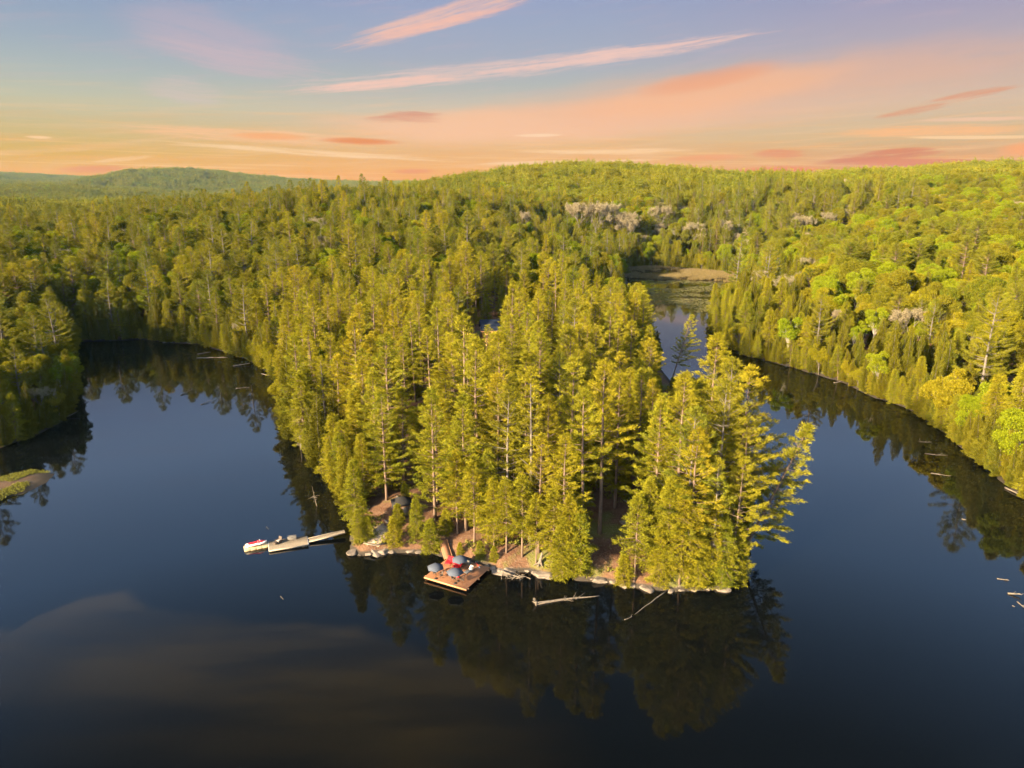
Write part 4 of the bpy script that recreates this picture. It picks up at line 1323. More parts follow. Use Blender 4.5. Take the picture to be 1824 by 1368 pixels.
MB().box((0, 0, 1.5), (7, 5, 3)).obj('wall', M['log_wall'], t)
MB().loft([[(x_, -2.5, 2.95), (x_, 0, 4.3), (x_, 2.5, 2.95)] for x_ in (-3.48, 3.48)]).obj('gable_wall', M['log_wall'], t)
gable(-4, 4, -3.1, 3.1, 2.7, 4.45).obj('roof', M['blue_roof'], t)
for wx in (-2.2, 0, 2.2):
    f_ = MB().box((wx, -2.53, 1.6), (1.1, .08, 1.1)).obj('window', M['cedar_edge'], t)
    MB().box((wx, -2.585, 1.6), (.95, .03, .95)).obj('pane', M['glow'], f_)
q = W(857, 648, 11.0)
t = thing('gazebo', 'small lit gazebo with a rust-coloured roof below the cottage', 'gazebo', (q[0], q[1], G1(q[0], q[1]) - .1), .3)
MB().loft([[(-1.8, -1.8, 2.5), (1.8, -1.8, 2.5), (1.8, 1.8, 2.5), (-1.8, 1.8, 2.5)], [(-1.8, -1.8, 2.6), (1.8, -1.8, 2.6), (1.8, 1.8, 2.6), (-1.8, 1.8, 2.6)], [(-.1, -.1, 3.5), (.1, -.1, 3.5), (.1, .1, 3.5), (-.1, .1, 3.5)]]).obj('roof', M['rust_roof'], t)
for sx in (-1.6, 1.6):
    for sy in (-1.6, 1.6):
        MB().box((sx, sy, 1.25), (.14, .14, 2.5)).obj('post', M['cedar_edge'], t)
MB().box((0, 0, .12), (3.6, 3.6, .14)).obj('floor', M['cedar_deck'], t)
MB().tube([(0, 0, 2.0), (0, 0, 2.2), (0, 0, 2.35)], [.12, .2, .05], 10).obj('lamp', M['bulb'], t)
for i, (u, v, lab) in enumerate(((833, 596, 'glowing garden lamp highest on the slope left of the bunkhouse'), (834, 619, 'glowing garden lamp at the leftmost pine below the cottage'), (841, 619, 'glowing garden lamp just right of the leftmost lamp'), (866, 615, 'glowing garden lamp in front of the bunkhouse wall'), (861, 655, 'glowing garden lamp beside the rust-roofed gazebo'), (834, 662, 'glowing garden lamp lower left of the gazebo'), (874, 681, 'glowing garden lamp lowest on the slope, right of the gazebo'))):
    q = W(u, v, 12.5)
    g_ = G1(q[0], q[1])
    t = thing('garden_lamp', lab, 'lamp', (q[0], q[1], g_), 0, 'lit garden lamps round the cottage')
    MB().tube([(0, 0, 0), (0, 0, 12.3 - g_)], .04, 6).obj('pole', M['black_metal'], t)
    MB().tube([(0, 0, 12.3 - g_), (0, 0, 12.42 - g_), (0, 0, 12.7 - g_), (0, 0, 12.8 - g_)], [.06, .2, .2, .05], 10).obj('globe', M['bulb'], t)

# ------------------------------------------------------------------ shore rocks
def rock_mesh(seed):
    import bmesh
    r = np.random.default_rng(seed)
    bm = bmesh.new()
    bmesh.ops.create_icosphere(bm, subdivisions=3, radius=1.0)
    planes = [(unit(r.normal(size=3)), r.uniform(.5, .85)) for _ in range(9)]
    for v_ in bm.verts:
        q_ = np.array(v_.co)
        for n_, dd_ in planes:
            k_ = q_ @ n_
            if k_ > dd_:
                q_ = q_ - n_ * (k_ - dd_) * .92
        q_ = q_ + vnoise(q_[0:1] * 3, q_[1:2] * 3 + q_[2] * 2, 1, seed)[0] * .05
        v_.co = q_
    me = bpy.data.meshes.new('boulder')
    bm.to_mesh(me)
    bm.free()
    me.materials.append(M['rock'])
    return me
RM = [rock_mesh(s_) for s_ in range(5)]
segs = [('west of the swim deck ramp', [(628, 985), (640, 991), (655, 989), (668, 986), (682, 984), (697, 983), (712, 982), (728, 984), (745, 986), (760, 985)]),
        ('between the deck and the root tangle', [(868, 1010), (878, 1016), (888, 1023), (898, 1022), (910, 1018)]),
        ('below the grey stump', [(925, 1016), (938, 1018), (952, 1022), (966, 1026), (980, 1026), (994, 1027)]),
        ('along the bare clearing shore', [(1055, 1034), (1068, 1035), (1082, 1038), (1096, 1040), (1110, 1044), (1126, 1046)]),
        ('under the peninsula tip pines', [(1150, 1048), (1172, 1050), (1196, 1054), (1215, 1054), (1240, 1053), (1262, 1052), (1284, 1050), (1302, 1044)]),
        ('up the rocky chute', [(1112, 872), (1124, 880), (1118, 893), (1128, 905), (1120, 918), (1112, 932)]),
        ('beside the dirt slope by the shed', [(703, 905), (712, 885), (722, 872), (706, 925), (690, 930), (735, 918)])]
ORD2 = ORD
rr = np.random.default_rng(17)
for zone, pts in segs:
    for i, (u, v) in enumerate(pts):
        q = on_ground(u, v) if v < 960 else W(u, v, 0.1)
        if v >= 960:
            q = np.array([q[0], q[1] + .4, 0.12])
        sx = rr.uniform(.3, 1.0) ** 1.3 * 1.5 if v >= 960 else rr.uniform(.45, .95)
        o = bpy.data.objects.new('boulder', RM[int(rr.integers(5))])
        COL.objects.link(o)
        o.location = tuple(q)
        o.scale = (sx * rr.uniform(.9, 1.5), sx * rr.uniform(.7, 1.1), sx * rr.uniform(.28, .5))
        o.rotation_euler = (rr.normal() * .12, rr.normal() * .12, rr.uniform(0, 6.3))
        tag(o, f"grey-tan {'ledge' if sx > 1 else 'boulder'} {zone}, {ORD2[i]} {'from the left' if v >= 960 else 'of its run'}", 'rock', 'boulders on the peninsula')

# ------------------------------------------------------------------ driftwood
def wood_line(mb, pts, r0, r1, n=7, wob=.06, seed=0):
    r = np.random.default_rng(seed)
    pts = np.array(pts, float)
    k = 9
    s_ = np.linspace(0, 1, k)
    src = np.linspace(0, 1, len(pts))
    q_ = np.stack([np.interp(s_, src, pts[:, i]) for i in range(3)], 1) + r.normal(size=(k, 3)) * wob
    mb.tube(q_, np.linspace(r0, r1, k), n)
def driftlog(label, p0, p1, r0=.16, r1=.07, branches=4, seed=0, roots=0, z0=-.01, z1=-.01, cat='driftwood', nm='driftwood_log', grp='driftwood logs in the shallows'):
    """a bleached log lying between two photo positions on the water"""
    a_, b2 = W(*p0, z0), W(*p1, z1)
    d2 = b2 - a_
    Lg = float(np.linalg.norm(d2))
    r = np.random.default_rng(seed + 100)
    t = thing(nm, label, cat, tuple(a_), math.atan2(d2[1], d2[0]), grp)
    mb = MB()
    dz = (z1 - z0)
    wood_line(mb, [(0, 0, 0), (Lg / 2, r.normal() * .03 * Lg, dz / 2), (Lg, 0, dz)], r0, r1, wob=.02 * Lg / 5, seed=seed)
    mb.obj('trunk', M['dead'], t, smooth=True)
    for k in range(branches):
        s_ = r.uniform(.25, .98)
        bl = r.uniform(.12, .3) * Lg * .6 + .3
        az = r.choice([-1, 1]) * r.uniform(.4, 1.1)
        mb = MB()
        o_ = np.array([s_ * Lg, 0, dz * s_ + .03])
        e_ = o_ + np.array([math.cos(az), math.sin(az), r.uniform(.05, .5)]) * bl
        wood_line(mb, [o_, (o_ + e_) / 2 + r.normal(size=3) * .06, e_], r1 * .9, .02, 5, .02, seed + k)
        mb.obj('branch', M['dead'], t, smooth=True)
    for k in range(roots):
        a = 2 * PI * k / roots
        mb = MB()
        e_ = np.array([-r.uniform(.1, .5), math.cos(a) * r.uniform(.5, .95), max(-.3, math.sin(a) * r.uniform(.6, 1.25))])
        wood_line(mb, [(0.2, 0, 0), e_ * .55, e_], r0 * .7, .03, 5, .05, seed + 40 + k)
        mb.obj('root', M['dead'], t, smooth=True)
    return t
driftlog('long bleached driftwood log with upturned root end, floating before the peninsula', (955, 1075), (1068, 1062), .26, .06, 6, 3, roots=8, z0=.12, z1=0.0)
# root tangle by the shore
q = W(917, 1028, 0.1)
t = thing('root_tangle', 'bleached tangle of roots and branches at the waterline right of the swim deck', 'driftwood', tuple(q), 0)
r = np.random.default_rng(33)
for k in range(26):
    a = r.uniform(0, 2 * PI)
    Lb = r.uniform(.7, 2.1)
    s0 = r.normal(size=3) * np.array([.8, .35, .12])
    e_ = s0 + np.array([math.cos(a) * Lb, math.sin(a) * Lb * .6, r.uniform(-.15, .6)])
    mb = MB()
    wood_line(mb, [s0, (s0 + e_) / 2 + r.normal(size=3) * .15, e_], r.uniform(.05, .1), .02, 5, .04, k)
    mb.obj('branch', M['dead'], t, smooth=True)
mb = MB()
wood_line(mb, [(-2.2, 1.0, .5), (-1, .5, .3), (1.3, -.4, .1)], .2, .1, 7, .05, 5)
mb.obj('trunk', M['dead'], t, smooth=True)
# the pale root stump on the bank
q = on_ground(962, 1005)
t = thing('stump', 'pale upright root stump on the bank above the floating log', 'stump', tuple(q), 0)
mb = MB()
wood_line(mb, [(0, 0, -.2), (.1, 0, .8), (.35, .1, 2.0)], .42, .12, 9, .05, 9)
mb.obj('trunk', M['dead'], t, smooth=True)
for k in range(6):
    a = 2 * PI * k / 6
    mb = MB()
    wood_line(mb, [(0, 0, .35), (math.cos(a) * .5, math.sin(a) * .5, .1), (math.cos(a) * 1.1, math.sin(a) * 1.0, -.25)], .2, .05, 6, .03, k + 50)
    mb.obj('root', M['dead'], t, smooth=True)
for args in (
    ('sunken pale log slanting down from the tip shore into dark water', (1188, 1052), (1108, 1112), .10, .06, 0, 11, 0, .06, -.06),
    ('short orange-brown stick floating far in front of the tip', (1112, 1104), (1126, 1098), .07, .04, 1, 12, 0, .04, .04),
    ('long straight grey log afloat across the cove mouth', (350, 638), (405, 637), .22, .12, 2, 13), ('branched grey snag log with upright forks in the cove', (415, 652), (445, 647), .2, .08, 5, 14, 0, .1, .5),
    ('thin grey log half sunk left of the cove stump', (352, 631), (375, 627), .18, .08, 2, 15), ('pale log lying along the back shore of the cove', (290, 611), (318, 607), .25, .1, 5, 16), ('short pale log touching the cove back shore', (318, 611), (345, 612), .16, .08, 3, 17),
    ('forked bleached branch wreck afloat mid cove', (322, 704), (342, 694), .16, .06, 7, 18, 0, .05, .5), ('small twiggy snag below the mid cove wreck', (358, 721), (374, 714), .13, .05, 5, 19, 0, .05, .3), ('low log with white chips near the cove right bank', (420, 692), (444, 690), .16, .07, 4, 20),
    ('pale broken log against the cove right shore', (466, 666), (492, 671), .2, .09, 3, 21), ('tiny stick floating alone near the dock', (475, 938), (479, 943), .06, .03, 1, 22), ('tiny stick floating alone on the left open water', (500, 1062), (505, 1068), .06, .03, 1, 23),
    ('short pale root knot afloat, highest of the right shoal logs', (1638, 787), (1658, 788), .16, .07, 3, 24, 3), ('long thin bleached log below the root knot', (1647, 808), (1690, 811), .14, .05, 2, 25), ('crooked pale log drifting lowest of the right trio', (1658, 843), (1692, 848), .16, .05, 4, 26),
    ('small tan stump tip poking from the right reflection', (1713, 925), (1720, 926), .2, .12, 1, 27), ('orange-tan branch at the frame edge right water', (1776, 1031), (1798, 1034), .13, .06, 2, 28), ('bleached antler-like branch wreck right of open water', (1795, 1057), (1818, 1058), .16, .07, 6, 29, 0, .05, .4),
    ('small chip of wood below the antler-like wreck', (1803, 1079), (1808, 1081), .1, .06, 0, 30), ('dark crooked stick below the wreck at the frame edge', (1812, 1072), (1824, 1082), .14, .06, 3, 31), ('grey fallen log along the right bank near the frame edge', (1790, 868), (1824, 885), .2, .1, 3, 32, 0, .2, .3),
    ('pale dead log on the right shore under the cedars', (1485, 682), (1500, 679), .2, .1, 4, 33), ('fallen grey log on the right bank between cedars', (1632, 738), (1650, 732), .2, .1, 3, 34, 0, .3, .6), ('thin fallen trunk leaning out on the left bank', (120, 742), (138, 733), .14, .06, 3, 35, 0, .3, 1.0),
    ('dark twig floating right of the leaning pine', (1403, 851), (1411, 853), .08, .04, 1, 36)):
    driftlog(*args)

# distant mast
q = np.array([(659.5 - CU) / FPX * 5000 * .964, 5000.0])
t = thing('radio_mast', 'tiny red and white radio mast on the far middle skyline', 'mast', (q[0], q[1], G1(*q)))
for k in range(4):
    MB().tube([(0, 0, k * 11.0), (0, 0, (k + 1) * 11.0)], [1.3 - .25 * k, 1.1 - .25 * k], 6).obj('mast_section', M['red_gel' if k % 2 else 'white_paint'], t)

# ------------------------------------------------------------------ marsh reeds, lily pads, islet grass, shore scrub
def blades(name, label, pts, hgt, wid, mat, cat='grass', lean=.35, per=3, seed=3):
    r = np.random.default_rng(seed)
    n = len(pts)
    P = np.repeat(pts, per, 0) + np.concatenate([r.normal(size=(n * per, 2)) * .25, np.zeros((n * per, 1))], 1)
    n *= per
    a = r.uniform(0, 2 * PI, n)
    D = unit(np.stack([np.cos(a) * lean, np.sin(a) * lean, np.ones(n)], 1) + r.normal(size=(n, 3)) * .12)
    a2 = r.uniform(0, 2 * PI, n)
    S = np.stack([np.cos(a2), np.sin(a2), np.zeros(n)], 1)
    mb = MB()
    mb.quads(leaf_quads(P, D, S, hgt * r.uniform(.6, 1.25, n), wid * r.uniform(.6, 1.4, n)))
    return tag(mb.obj(name, M[mat]), label, cat, None, 'stuff')
r = np.random.default_rng(77)
mp_ = np.array([W(u, v)[:2] for u, v in ((1105, 494), (1180, 498), (1260, 500), (1310, 506), (1338, 496), (1300, 486), (1230, 480), (1160, 475), (1105, 478))])
lo, hi_ = mp_.min(0), mp_.max(0)
pp = r.uniform(lo, hi_, (52000, 2))
pp = pp[poly_sdf(mp_, pp[:, 0], pp[:, 1]) < 0]
pp = pp[vnoise(pp[:, 0], pp[:, 1], 15, 14) + .6 * vnoise(pp[:, 0], pp[:, 1], 5, 15) > -.3]
gg = np.maximum(ground(pp[:, 0], pp[:, 1]), 0)
blades('reeds', 'dry tan marsh reeds beyond the pond', np.column_stack([pp, gg - .05]), 1.5, .2, 'reed', 'reeds')
pd_ = np.array([W(u, v)[:2] for u, v in ((1125, 535), (1150, 552), (1200, 542), (1240, 556), (1275, 560), (1300, 535), (1318, 507), (1240, 500), (1120, 498))])
lo, hi_ = pd_.min(0), pd_.max(0)
pp = r.uniform(lo, hi_, (11000, 2))
k_ = vnoise(pp[:, 0], pp[:, 1] * 2.2, 16, 6) + .5 * vnoise(pp[:, 0], pp[:, 1] * 2, 6, 7)
pp = pp[(poly_sdf(pd_, pp[:, 0], pp[:, 1]) < 0) & (k_ > .12)]
n = len(pp)
mb = MB()
ang = np.arange(7) * 2 * PI / 7
for x_, y_ in pp:
    s_ = r.uniform(.3, .75)
    mb.add(np.stack([x_ + s_ * np.cos(ang) * r.uniform(.8, 1.2, 7), y_ + s_ * np.sin(ang) * r.uniform(.8, 1.2, 7), np.full(7, r.uniform(.015, .05))], 1), [tuple(range(7))])
tag(mb.obj('lily_pads', M['pad']), 'olive-brown lily pads and floating weed on the pond', 'water plants', None, 'stuff')
pp = r.uniform(islet.min(0), islet.max(0), (5000, 2))
pp = pp[(poly_sdf(islet, pp[:, 0], pp[:, 1]) < -.5)]
kk = vnoise(pp[:, 0], pp[:, 1], 5, 8)
gg = ground(pp[:, 0], pp[:, 1])
blades('sedge_grass', 'low green sedge covering the islet near the left bank', np.column_stack([pp, gg - .03])[kk > -.05], .4, .12, 'sedge', 'grass')
# scrub along the front bank
pp = r.uniform((-32, 92), (44, 150), (12000, 2))
dd_ = land_d(pp[:, 0], pp[:, 1])
kk = vnoise(pp[:, 0], pp[:, 1], 4.5, 9) + .4 * vnoise(pp[:, 0], pp[:, 1], 1.6, 10)
sel = (dd_ > 1.2) & (dd_ < 26) & (kk > .42)
pp = pp[sel]
blades('undergrowth', 'low olive scrub patches on the peninsula bank', np.column_stack([pp, ground(pp[:, 0], pp[:, 1]) - .05]), .65, .26, 'sedge', 'scrub', lean=.8, per=4)

# ------------------------------------------------------------------ land and water
def axis(lo, hi, bands):
    """grid lines: bands = [(from, to, step)], growing steps outside"""
    a = []
    for f, t, s in bands:
        a += list(np.arange(f, t, s))
    s = 8.0
    x = a[-1]
    while x < hi:
        s = min(s * 1.12, 180)
        x += s
        a.append(x)
    s = 8.0
    x = a[0]
    while x > lo:
        s = min(s * 1.12, 180)
        x -= s
        a.insert(0, x)
    return np.array(a)

gxs = axis(-7000, 7000, [(-300, -96, 4), (-96, 76, 1.3), (76, 330, 4)])
gys = axis(-800, 9500, [(60, 88, 4), (88, 200, 1.3), (200, 260, 2.5), (260, 640, 5)])
X, Y = np.meshgrid(gxs, gys)
dd = np.concatenate([land_d(X.ravel()[i:i + 40000], Y.ravel()[i:i + 40000]) for i in range(0, X.size, 40000)])
Z = ground(X, Y, dd)
nx, ny = len(gxs), len(gys)
idx = np.arange(nx * ny).reshape(ny, nx)
quad = np.stack([idx[:-1, :-1], idx[:-1, 1:], idx[1:, 1:], idx[1:, :-1]], -1).reshape(-1, 4)
tm = MB()
tm.add(np.stack([X.ravel(), Y.ravel(), Z], 1), quad.tolist())

m, nt, out = new_mat('forest_floor')
b = nt.nodes.new('ShaderNodeBsdfPrincipled')
b.inputs['Roughness'].default_value = 0.95
b.inputs['Specular IOR Level'].default_value = 0.1
geo = nt.nodes.new('ShaderNodeNewGeometry')
pos = geo.outputs['Position']
sep = nt.nodes.new('ShaderNodeSeparateXYZ')
nt.links.new(pos, sep.inputs[0])
n1, n2, n3 = noise(nt, pos, 0.13, 5), noise(nt, pos, 0.6, 5), noise(nt, pos, 3.2, 5)
c = mixrgb(nt, step01(nt, n2, .35, .65), (0.075, 0.037, 0.021), (0.105, 0.058, 0.033))
c = mixrgb(nt, step01(nt, n1, .52, .62), c, (0.085, 0.082, 0.022))
c = mixrgb(nt, step01(nt, n3, .56, .70), c, (0.125, 0.088, 0.058))
rock = mixrgb(nt, step01(nt, n3, .35, .65), (0.15, 0.115, 0.085), (0.06, 0.047, 0.037))
zr = math_node(nt, 'ADD', sep.outputs[2], math_node(nt, 'MULTIPLY', n2, 2.4))
c = mixrgb(nt, step01(nt, zr, 1.75, 1.25), c, rock)
c = mixrgb(nt, step01(nt, sep.outputs[2], 0.62, 0.35), c, (0.035, 0.028, 0.021))   # wet mud at the waterline
nt.links.new(c, b.inputs['Base Color'])
bp = nt.nodes.new('ShaderNodeBump')
bp.inputs['Strength'].default_value = 0.7
bp.inputs['Distance'].default_value = 0.25
nt.links.new(n3, bp.inputs['Height'])
nt.links.new(bp.outputs[0], b.inputs['Normal'])
nt.links.new(b.outputs[0], out.inputs[0])
tag(tm.obj('ground', m, smooth=True), 'wooded ground rising from the lake to the hills', 'ground', None, 'structure')

# lake: dark tannin water, sandy shoals showing faintly through it
m, nt, out = new_mat('lake_water')
b = nt.nodes.new('ShaderNodeBsdfPrincipled')
b.inputs['Roughness'].default_value = 0.015
b.inputs['IOR'].default_value = 1.36
geo = nt.nodes.new('ShaderNodeNewGeometry')
pos = geo.outputs['Position']
sep = nt.nodes.new('ShaderNodeSeparateXYZ')
nt.links.new(pos, sep.inputs[0])
wob = math_node(nt, 'MULTIPLY', math_node(nt, 'SUBTRACT', noise(nt, pos, 0.12, 4), 0.5), 4.0)
# sand shoal: its outer edge (distance ahead, over distance across), surveyed from the photo
edge = [W(u_, v_)[:2] for u_, v_ in ((-60, 1120), (60, 1098), (150, 1062), (225, 1046), (265, 1082), (420, 1098), (640, 1114), (760, 1158), (900, 1200), (1010, 1262), (1090, 1335), (1130, 1400))]
xf = math_node(nt, 'DIVIDE', math_node(nt, 'ADD', sep.outputs[0], 70.0), 100.0)
yedge = ramp(nt, xf, [((q_[0] + 70) / 100, (q_[1] / 100,) * 3) for q_ in edge])
yed = math_node(nt, 'MULTIPLY', yedge, 100.0)
dy_ = math_node(nt, 'ADD', math_node(nt, 'SUBTRACT', yed, sep.outputs[1]), wob)
sh = math_node(nt, 'MULTIPLY', step01(nt, dy_, -0.8, 2.4), math_node(nt, 'MULTIPLY', step01(nt, dy_, 34.0, 6.0), step01(nt, sep.outputs[0], 12.0, -14.0)))
mp = nt.nodes.new('ShaderNodeMapping')
mp.inputs['Rotation'].default_value = (0, 0, 0.3)
mp.inputs['Scale'].default_value = (0.03, 0.12, 0.1)
nt.links.new(pos, mp.inputs[0])
sh = math_node(nt, 'MULTIPLY', sh, math_node(nt, 'MULTIPLY_ADD', step01(nt, noise(nt, mp.outputs[0], 1.0, 4), .3, .7), 0.8, 0.25))
c = mixrgb(nt, sh, (0.0012, 0.0016, 0.0019), (0.0098, 0.0076, 0.0031))
nt.links.new(c, b.inputs['Base Color'])
rip = nt.nodes.new('ShaderNodeMapping')
rip.inputs['Scale'].default_value = (0.5, 0.9, 1.0)
nt.links.new(pos, rip.inputs[0])
bp = nt.nodes.new('ShaderNodeBump')
bp.inputs['Strength'].default_value = 0.05
bp.inputs['Distance'].default_value = 0.03
nt.links.new(noise(nt, rip.outputs[0], 2.2, 4, 0.7), bp.inputs['Height'])
nt.links.new(bp.outputs[0], b.inputs['Normal'])
nt.links.new(b.outputs[0], out.inputs[0])
wm = MB()
wm.add([(-480, -440, 0), (430, -440, 0), (430, 640, 0), (-480, 640, 0)], [(0, 1, 2, 3)])
tag(wm.obj('lake_water', m), 'dark still lake water mirroring the sky', 'lake', None, 'structure')

# ------------------------------------------------------------------ sky, sun
EXPO = 2.9
SUN_AZ, SUN_EL = (-0.76, -0.65), math.radians(17.5)
K = 1.0 / (2 ** EXPO)
def lin(c, k=K):
    return tuple(((x / 255 / 12.92) if x < 10 else ((x / 255 + .055) / 1.055) ** 2.4) * k for x in c)

world = bpy.data.worlds.new('World')
SC.world = world
world.use_nodes = True
nt = world.node_tree
nt.nodes.clear()
wout = nt.nodes.new('ShaderNodeOutputWorld')
bg = nt.nodes.new('ShaderNodeBackground')
nt.links.new(bg.outputs[0], wout.inputs[0])
tc = nt.nodes.new('ShaderNodeTexCoord')
sep = nt.nodes.new('ShaderNodeSeparateXYZ')
nt.links.new(tc.outputs['Generated'], sep.inputs[0])
EL = math_node(nt, 'MULTIPLY', math_node(nt, 'ARCSINE', sep.outputs[2]), 57.29578)
AZ = math_node(nt, 'MULTIPLY', math_node(nt, 'ARCTAN2', sep.outputs[0], sep.outputs[1]), 57.29578)
def ae(u, v):
    d = ray(u, v)
    d = d / np.linalg.norm(d)
    return math.degrees(math.atan2(d[0], d[1])), math.degrees(math.asin(d[2]))
nish = nt.nodes.new('ShaderNodeTexSky')
nish.sky_type = 'NISHITA'
nish.sun_disc = False
nish.sun_elevation = SUN_EL
nish.sun_rotation = math.atan2(SUN_AZ[0], SUN_AZ[1])

def el_ramp(stops):
    f = math_node(nt, 'DIVIDE', EL, 90.0)
    return ramp(nt, f, [(max(0, e_) / 90, lin(c_, K * k_)) for e_, c_, k_ in stops])
HI = [(15.5, (130, 150, 186), 1.8), (19, (124, 148, 184), 2.6), (26, (106, 136, 176), 2.9), (32, (92, 120, 156), 2.0), (38, (78, 102, 134), .9), (43, (70, 88, 114), .5), (49, (68, 86, 116), .55), (58, (128, 136, 146), 2.2), (90, (134, 142, 152), 2.5)]
left = el_ramp([(0, (246, 152, 22), .97), (1.2, (240, 164, 36), .97), (2.2, (226, 174, 66), .95), (3.4, (214, 184, 116), .95), (5.5, (196, 192, 162), 1), (7.4, (176, 184, 180), 1), (9.3, (160, 173, 186), 1), (11.3, (148, 164, 188), 1), (13, (138, 155, 188), 1)] + HI)
mid = el_ramp([(0, (252, 152, 36), .95), (1.4, (246, 166, 58), .95), (3.4, (234, 186, 132), .95), (5.5, (208, 192, 168), 1), (7.4, (180, 182, 178), 1), (9.3, (166, 172, 188), 1), (11.3, (158, 168, 192), 1), (13, (152, 163, 194), 1)] + HI)
rightr = el_ramp([(0, (236, 110, 44), .95), (1.4, (228, 144, 60), .95), (3.4, (216, 184, 136), .95), (5.5, (214, 186, 160), 1), (7.4, (198, 174, 164), 1), (9.3, (180, 168, 178), 1), (11.3, (166, 160, 184), 1), (13, (150, 154, 186), 1)] + HI)
base = mixrgb(nt, step01(nt, AZ, -34, -4), left, mid)
base = mixrgb(nt, step01(nt, AZ, 2, 30), base, rightr)

cvec = nt.nodes.new('ShaderNodeCombineXYZ')
nt.links.new(AZ, cvec.inputs[0])
nt.links.new(EL, cvec.inputs[1])
warpn = noise(nt, cvec.outputs[0], 0.16, 3)
warp = math_node(nt, 'MULTIPLY', math_node(nt, 'SUBTRACT', warpn, 0.5), 1.6)
def streak_noise(rot, sx, sy, seed, detail=5):
    mp = nt.nodes.new('ShaderNodeMapping')
    mp.inputs['Rotation'].default_value = (0, 0, -rot)
    mp.inputs['Location'].default_value = (seed, seed * .37, 0)
    nt.links.new(cvec.outputs[0], mp.inputs[0])
    m2 = nt.nodes.new('ShaderNodeMapping')
    m2.inputs['Scale'].default_value = (sx, sy, 1)
    nt.links.new(mp.outputs[0], m2.inputs[0])
    return noise(nt, m2.outputs[0], 1.0, detail, 0.6, 0.4)
NA = streak_noise(0.12, 0.16, 1.5, 3.1)
NB = streak_noise(0.12, 1.1, 5.5, 8.7, 8)
NC = streak_noise(0.03, 0.10, 2.2, 15.3, 5)

def cloud(cur, p0, p1, width, col, op, fine, lo=.35, hi=.65, pw=2.0):
    """one band of cloud between two bearings, feathered, its body broken by streaks"""
    a0, e0 = ae(*p0)
    a1, e1 = ae(*p1)
    L = math.hypot(a1 - a0, e1 - e0)
    ca, sa = (a1 - a0) / L, (e1 - e0) / L
    dx, dy = math_node(nt, 'SUBTRACT', AZ, a0), math_node(nt, 'ADD', math_node(nt, 'SUBTRACT', EL, e0), math_node(nt, 'MULTIPLY', warp, min(0.7, width * 0.35)))
    p_ = math_node(nt, 'ADD', math_node(nt, 'MULTIPLY', dx, ca / L), math_node(nt, 'MULTIPLY', dy, sa / L))
    q_ = math_node(nt, 'ADD', math_node(nt, 'MULTIPLY', dx, -sa), math_node(nt, 'MULTIPLY', dy, ca))
    pp = math_node(nt, 'MULTIPLY', math_node(nt, 'SUBTRACT', p_, 0.5), 2.0)
    # tapered: thinner at the tail
    r2 = math_node(nt, 'ADD', math_node(nt, 'POWER', math_node(nt, 'ABSOLUTE', pp), pw), math_node(nt, 'POWER', math_node(nt, 'ABSOLUTE', math_node(nt, 'DIVIDE', q_, width)), 2.0))
    mask = step01(nt, r2, 1.15, 0.0)
    cv_ = nt.nodes.new('ShaderNodeCombineXYZ')
    nt.links.new(math_node(nt, 'MULTIPLY_ADD', p_, L * (0.16 if fine else 0.10), a0 * 1.7), cv_.inputs[0])
    nt.links.new(math_node(nt, 'MULTIPLY_ADD', q_, 4.2 if fine else 1.1, e0 * 2.3), cv_.inputs[1])
    nz = noise(nt, cv_.outputs[0], 1.0, 8 if fine else 4, 0.68, 0.6)
    nz = math_node(nt, 'ADD', math_node(nt, 'MULTIPLY', nz, .78), math_node(nt, 'MULTIPLY', NB, .22))
    if fine:
        body = math_node(nt, 'MULTIPLY', step01(nt, mask, 0.0, 0.35), step01(nt, math_node(nt, 'MULTIPLY_ADD', mask, 0.34, nz), lo + .25, hi + .33))
    else:
        body = math_node(nt, 'MULTIPLY', mask, step01(nt, math_node(nt, 'ADD', nz, math_node(nt, 'MULTIPLY', mask, 0.12)), lo, hi))
    return mixrgb(nt, math_node(nt, 'MULTIPLY', body, op), cur, lin(col))

sky = base
# thin veils, low warm bands
veil = math_node(nt, 'MULTIPLY', step01(nt, NC, .45, .75), math_node(nt, 'MULTIPLY', step01(nt, EL, 7, 2.0), step01(nt, EL, -1, .8)))
sky = mixrgb(nt, math_node(nt, 'MULTIPLY', veil, .45), sky, lin((250, 170, 84)))
wis = streak_noise(0.07, 0.11, 2.6, 31.7, 6)
wb = math_node(nt, 'MULTIPLY', step01(nt, wis, .48, .74), math_node(nt, 'MULTIPLY', step01(nt, EL, 8.5, 5), step01(nt, EL, .5, 2)))
sky = mixrgb(nt, math_node(nt, 'MULTIPLY', wb, .32), sky, lin((252, 200, 152)))
wis2 = streak_noise(-0.02, 0.07, 6.5, 47.1, 6)
wb2 = math_node(nt, 'MULTIPLY', step01(nt, wis2, .52, .66), step01(nt, EL, 7, 1.5))
sky = mixrgb(nt, math_node(nt, 'MULTIPLY', wb2, .5), sky, lin((255, 196, 122)))
veil2 = math_node(nt, 'MULTIPLY', step01(nt, NA, .5, .72), math_node(nt, 'MULTIPLY', step01(nt, EL, 30, 11), step01(nt, EL, 5, 8)))
sky = mixrgb(nt, math_node(nt, 'MULTIPLY', veil2, .18), sky, lin((214, 180, 186)))
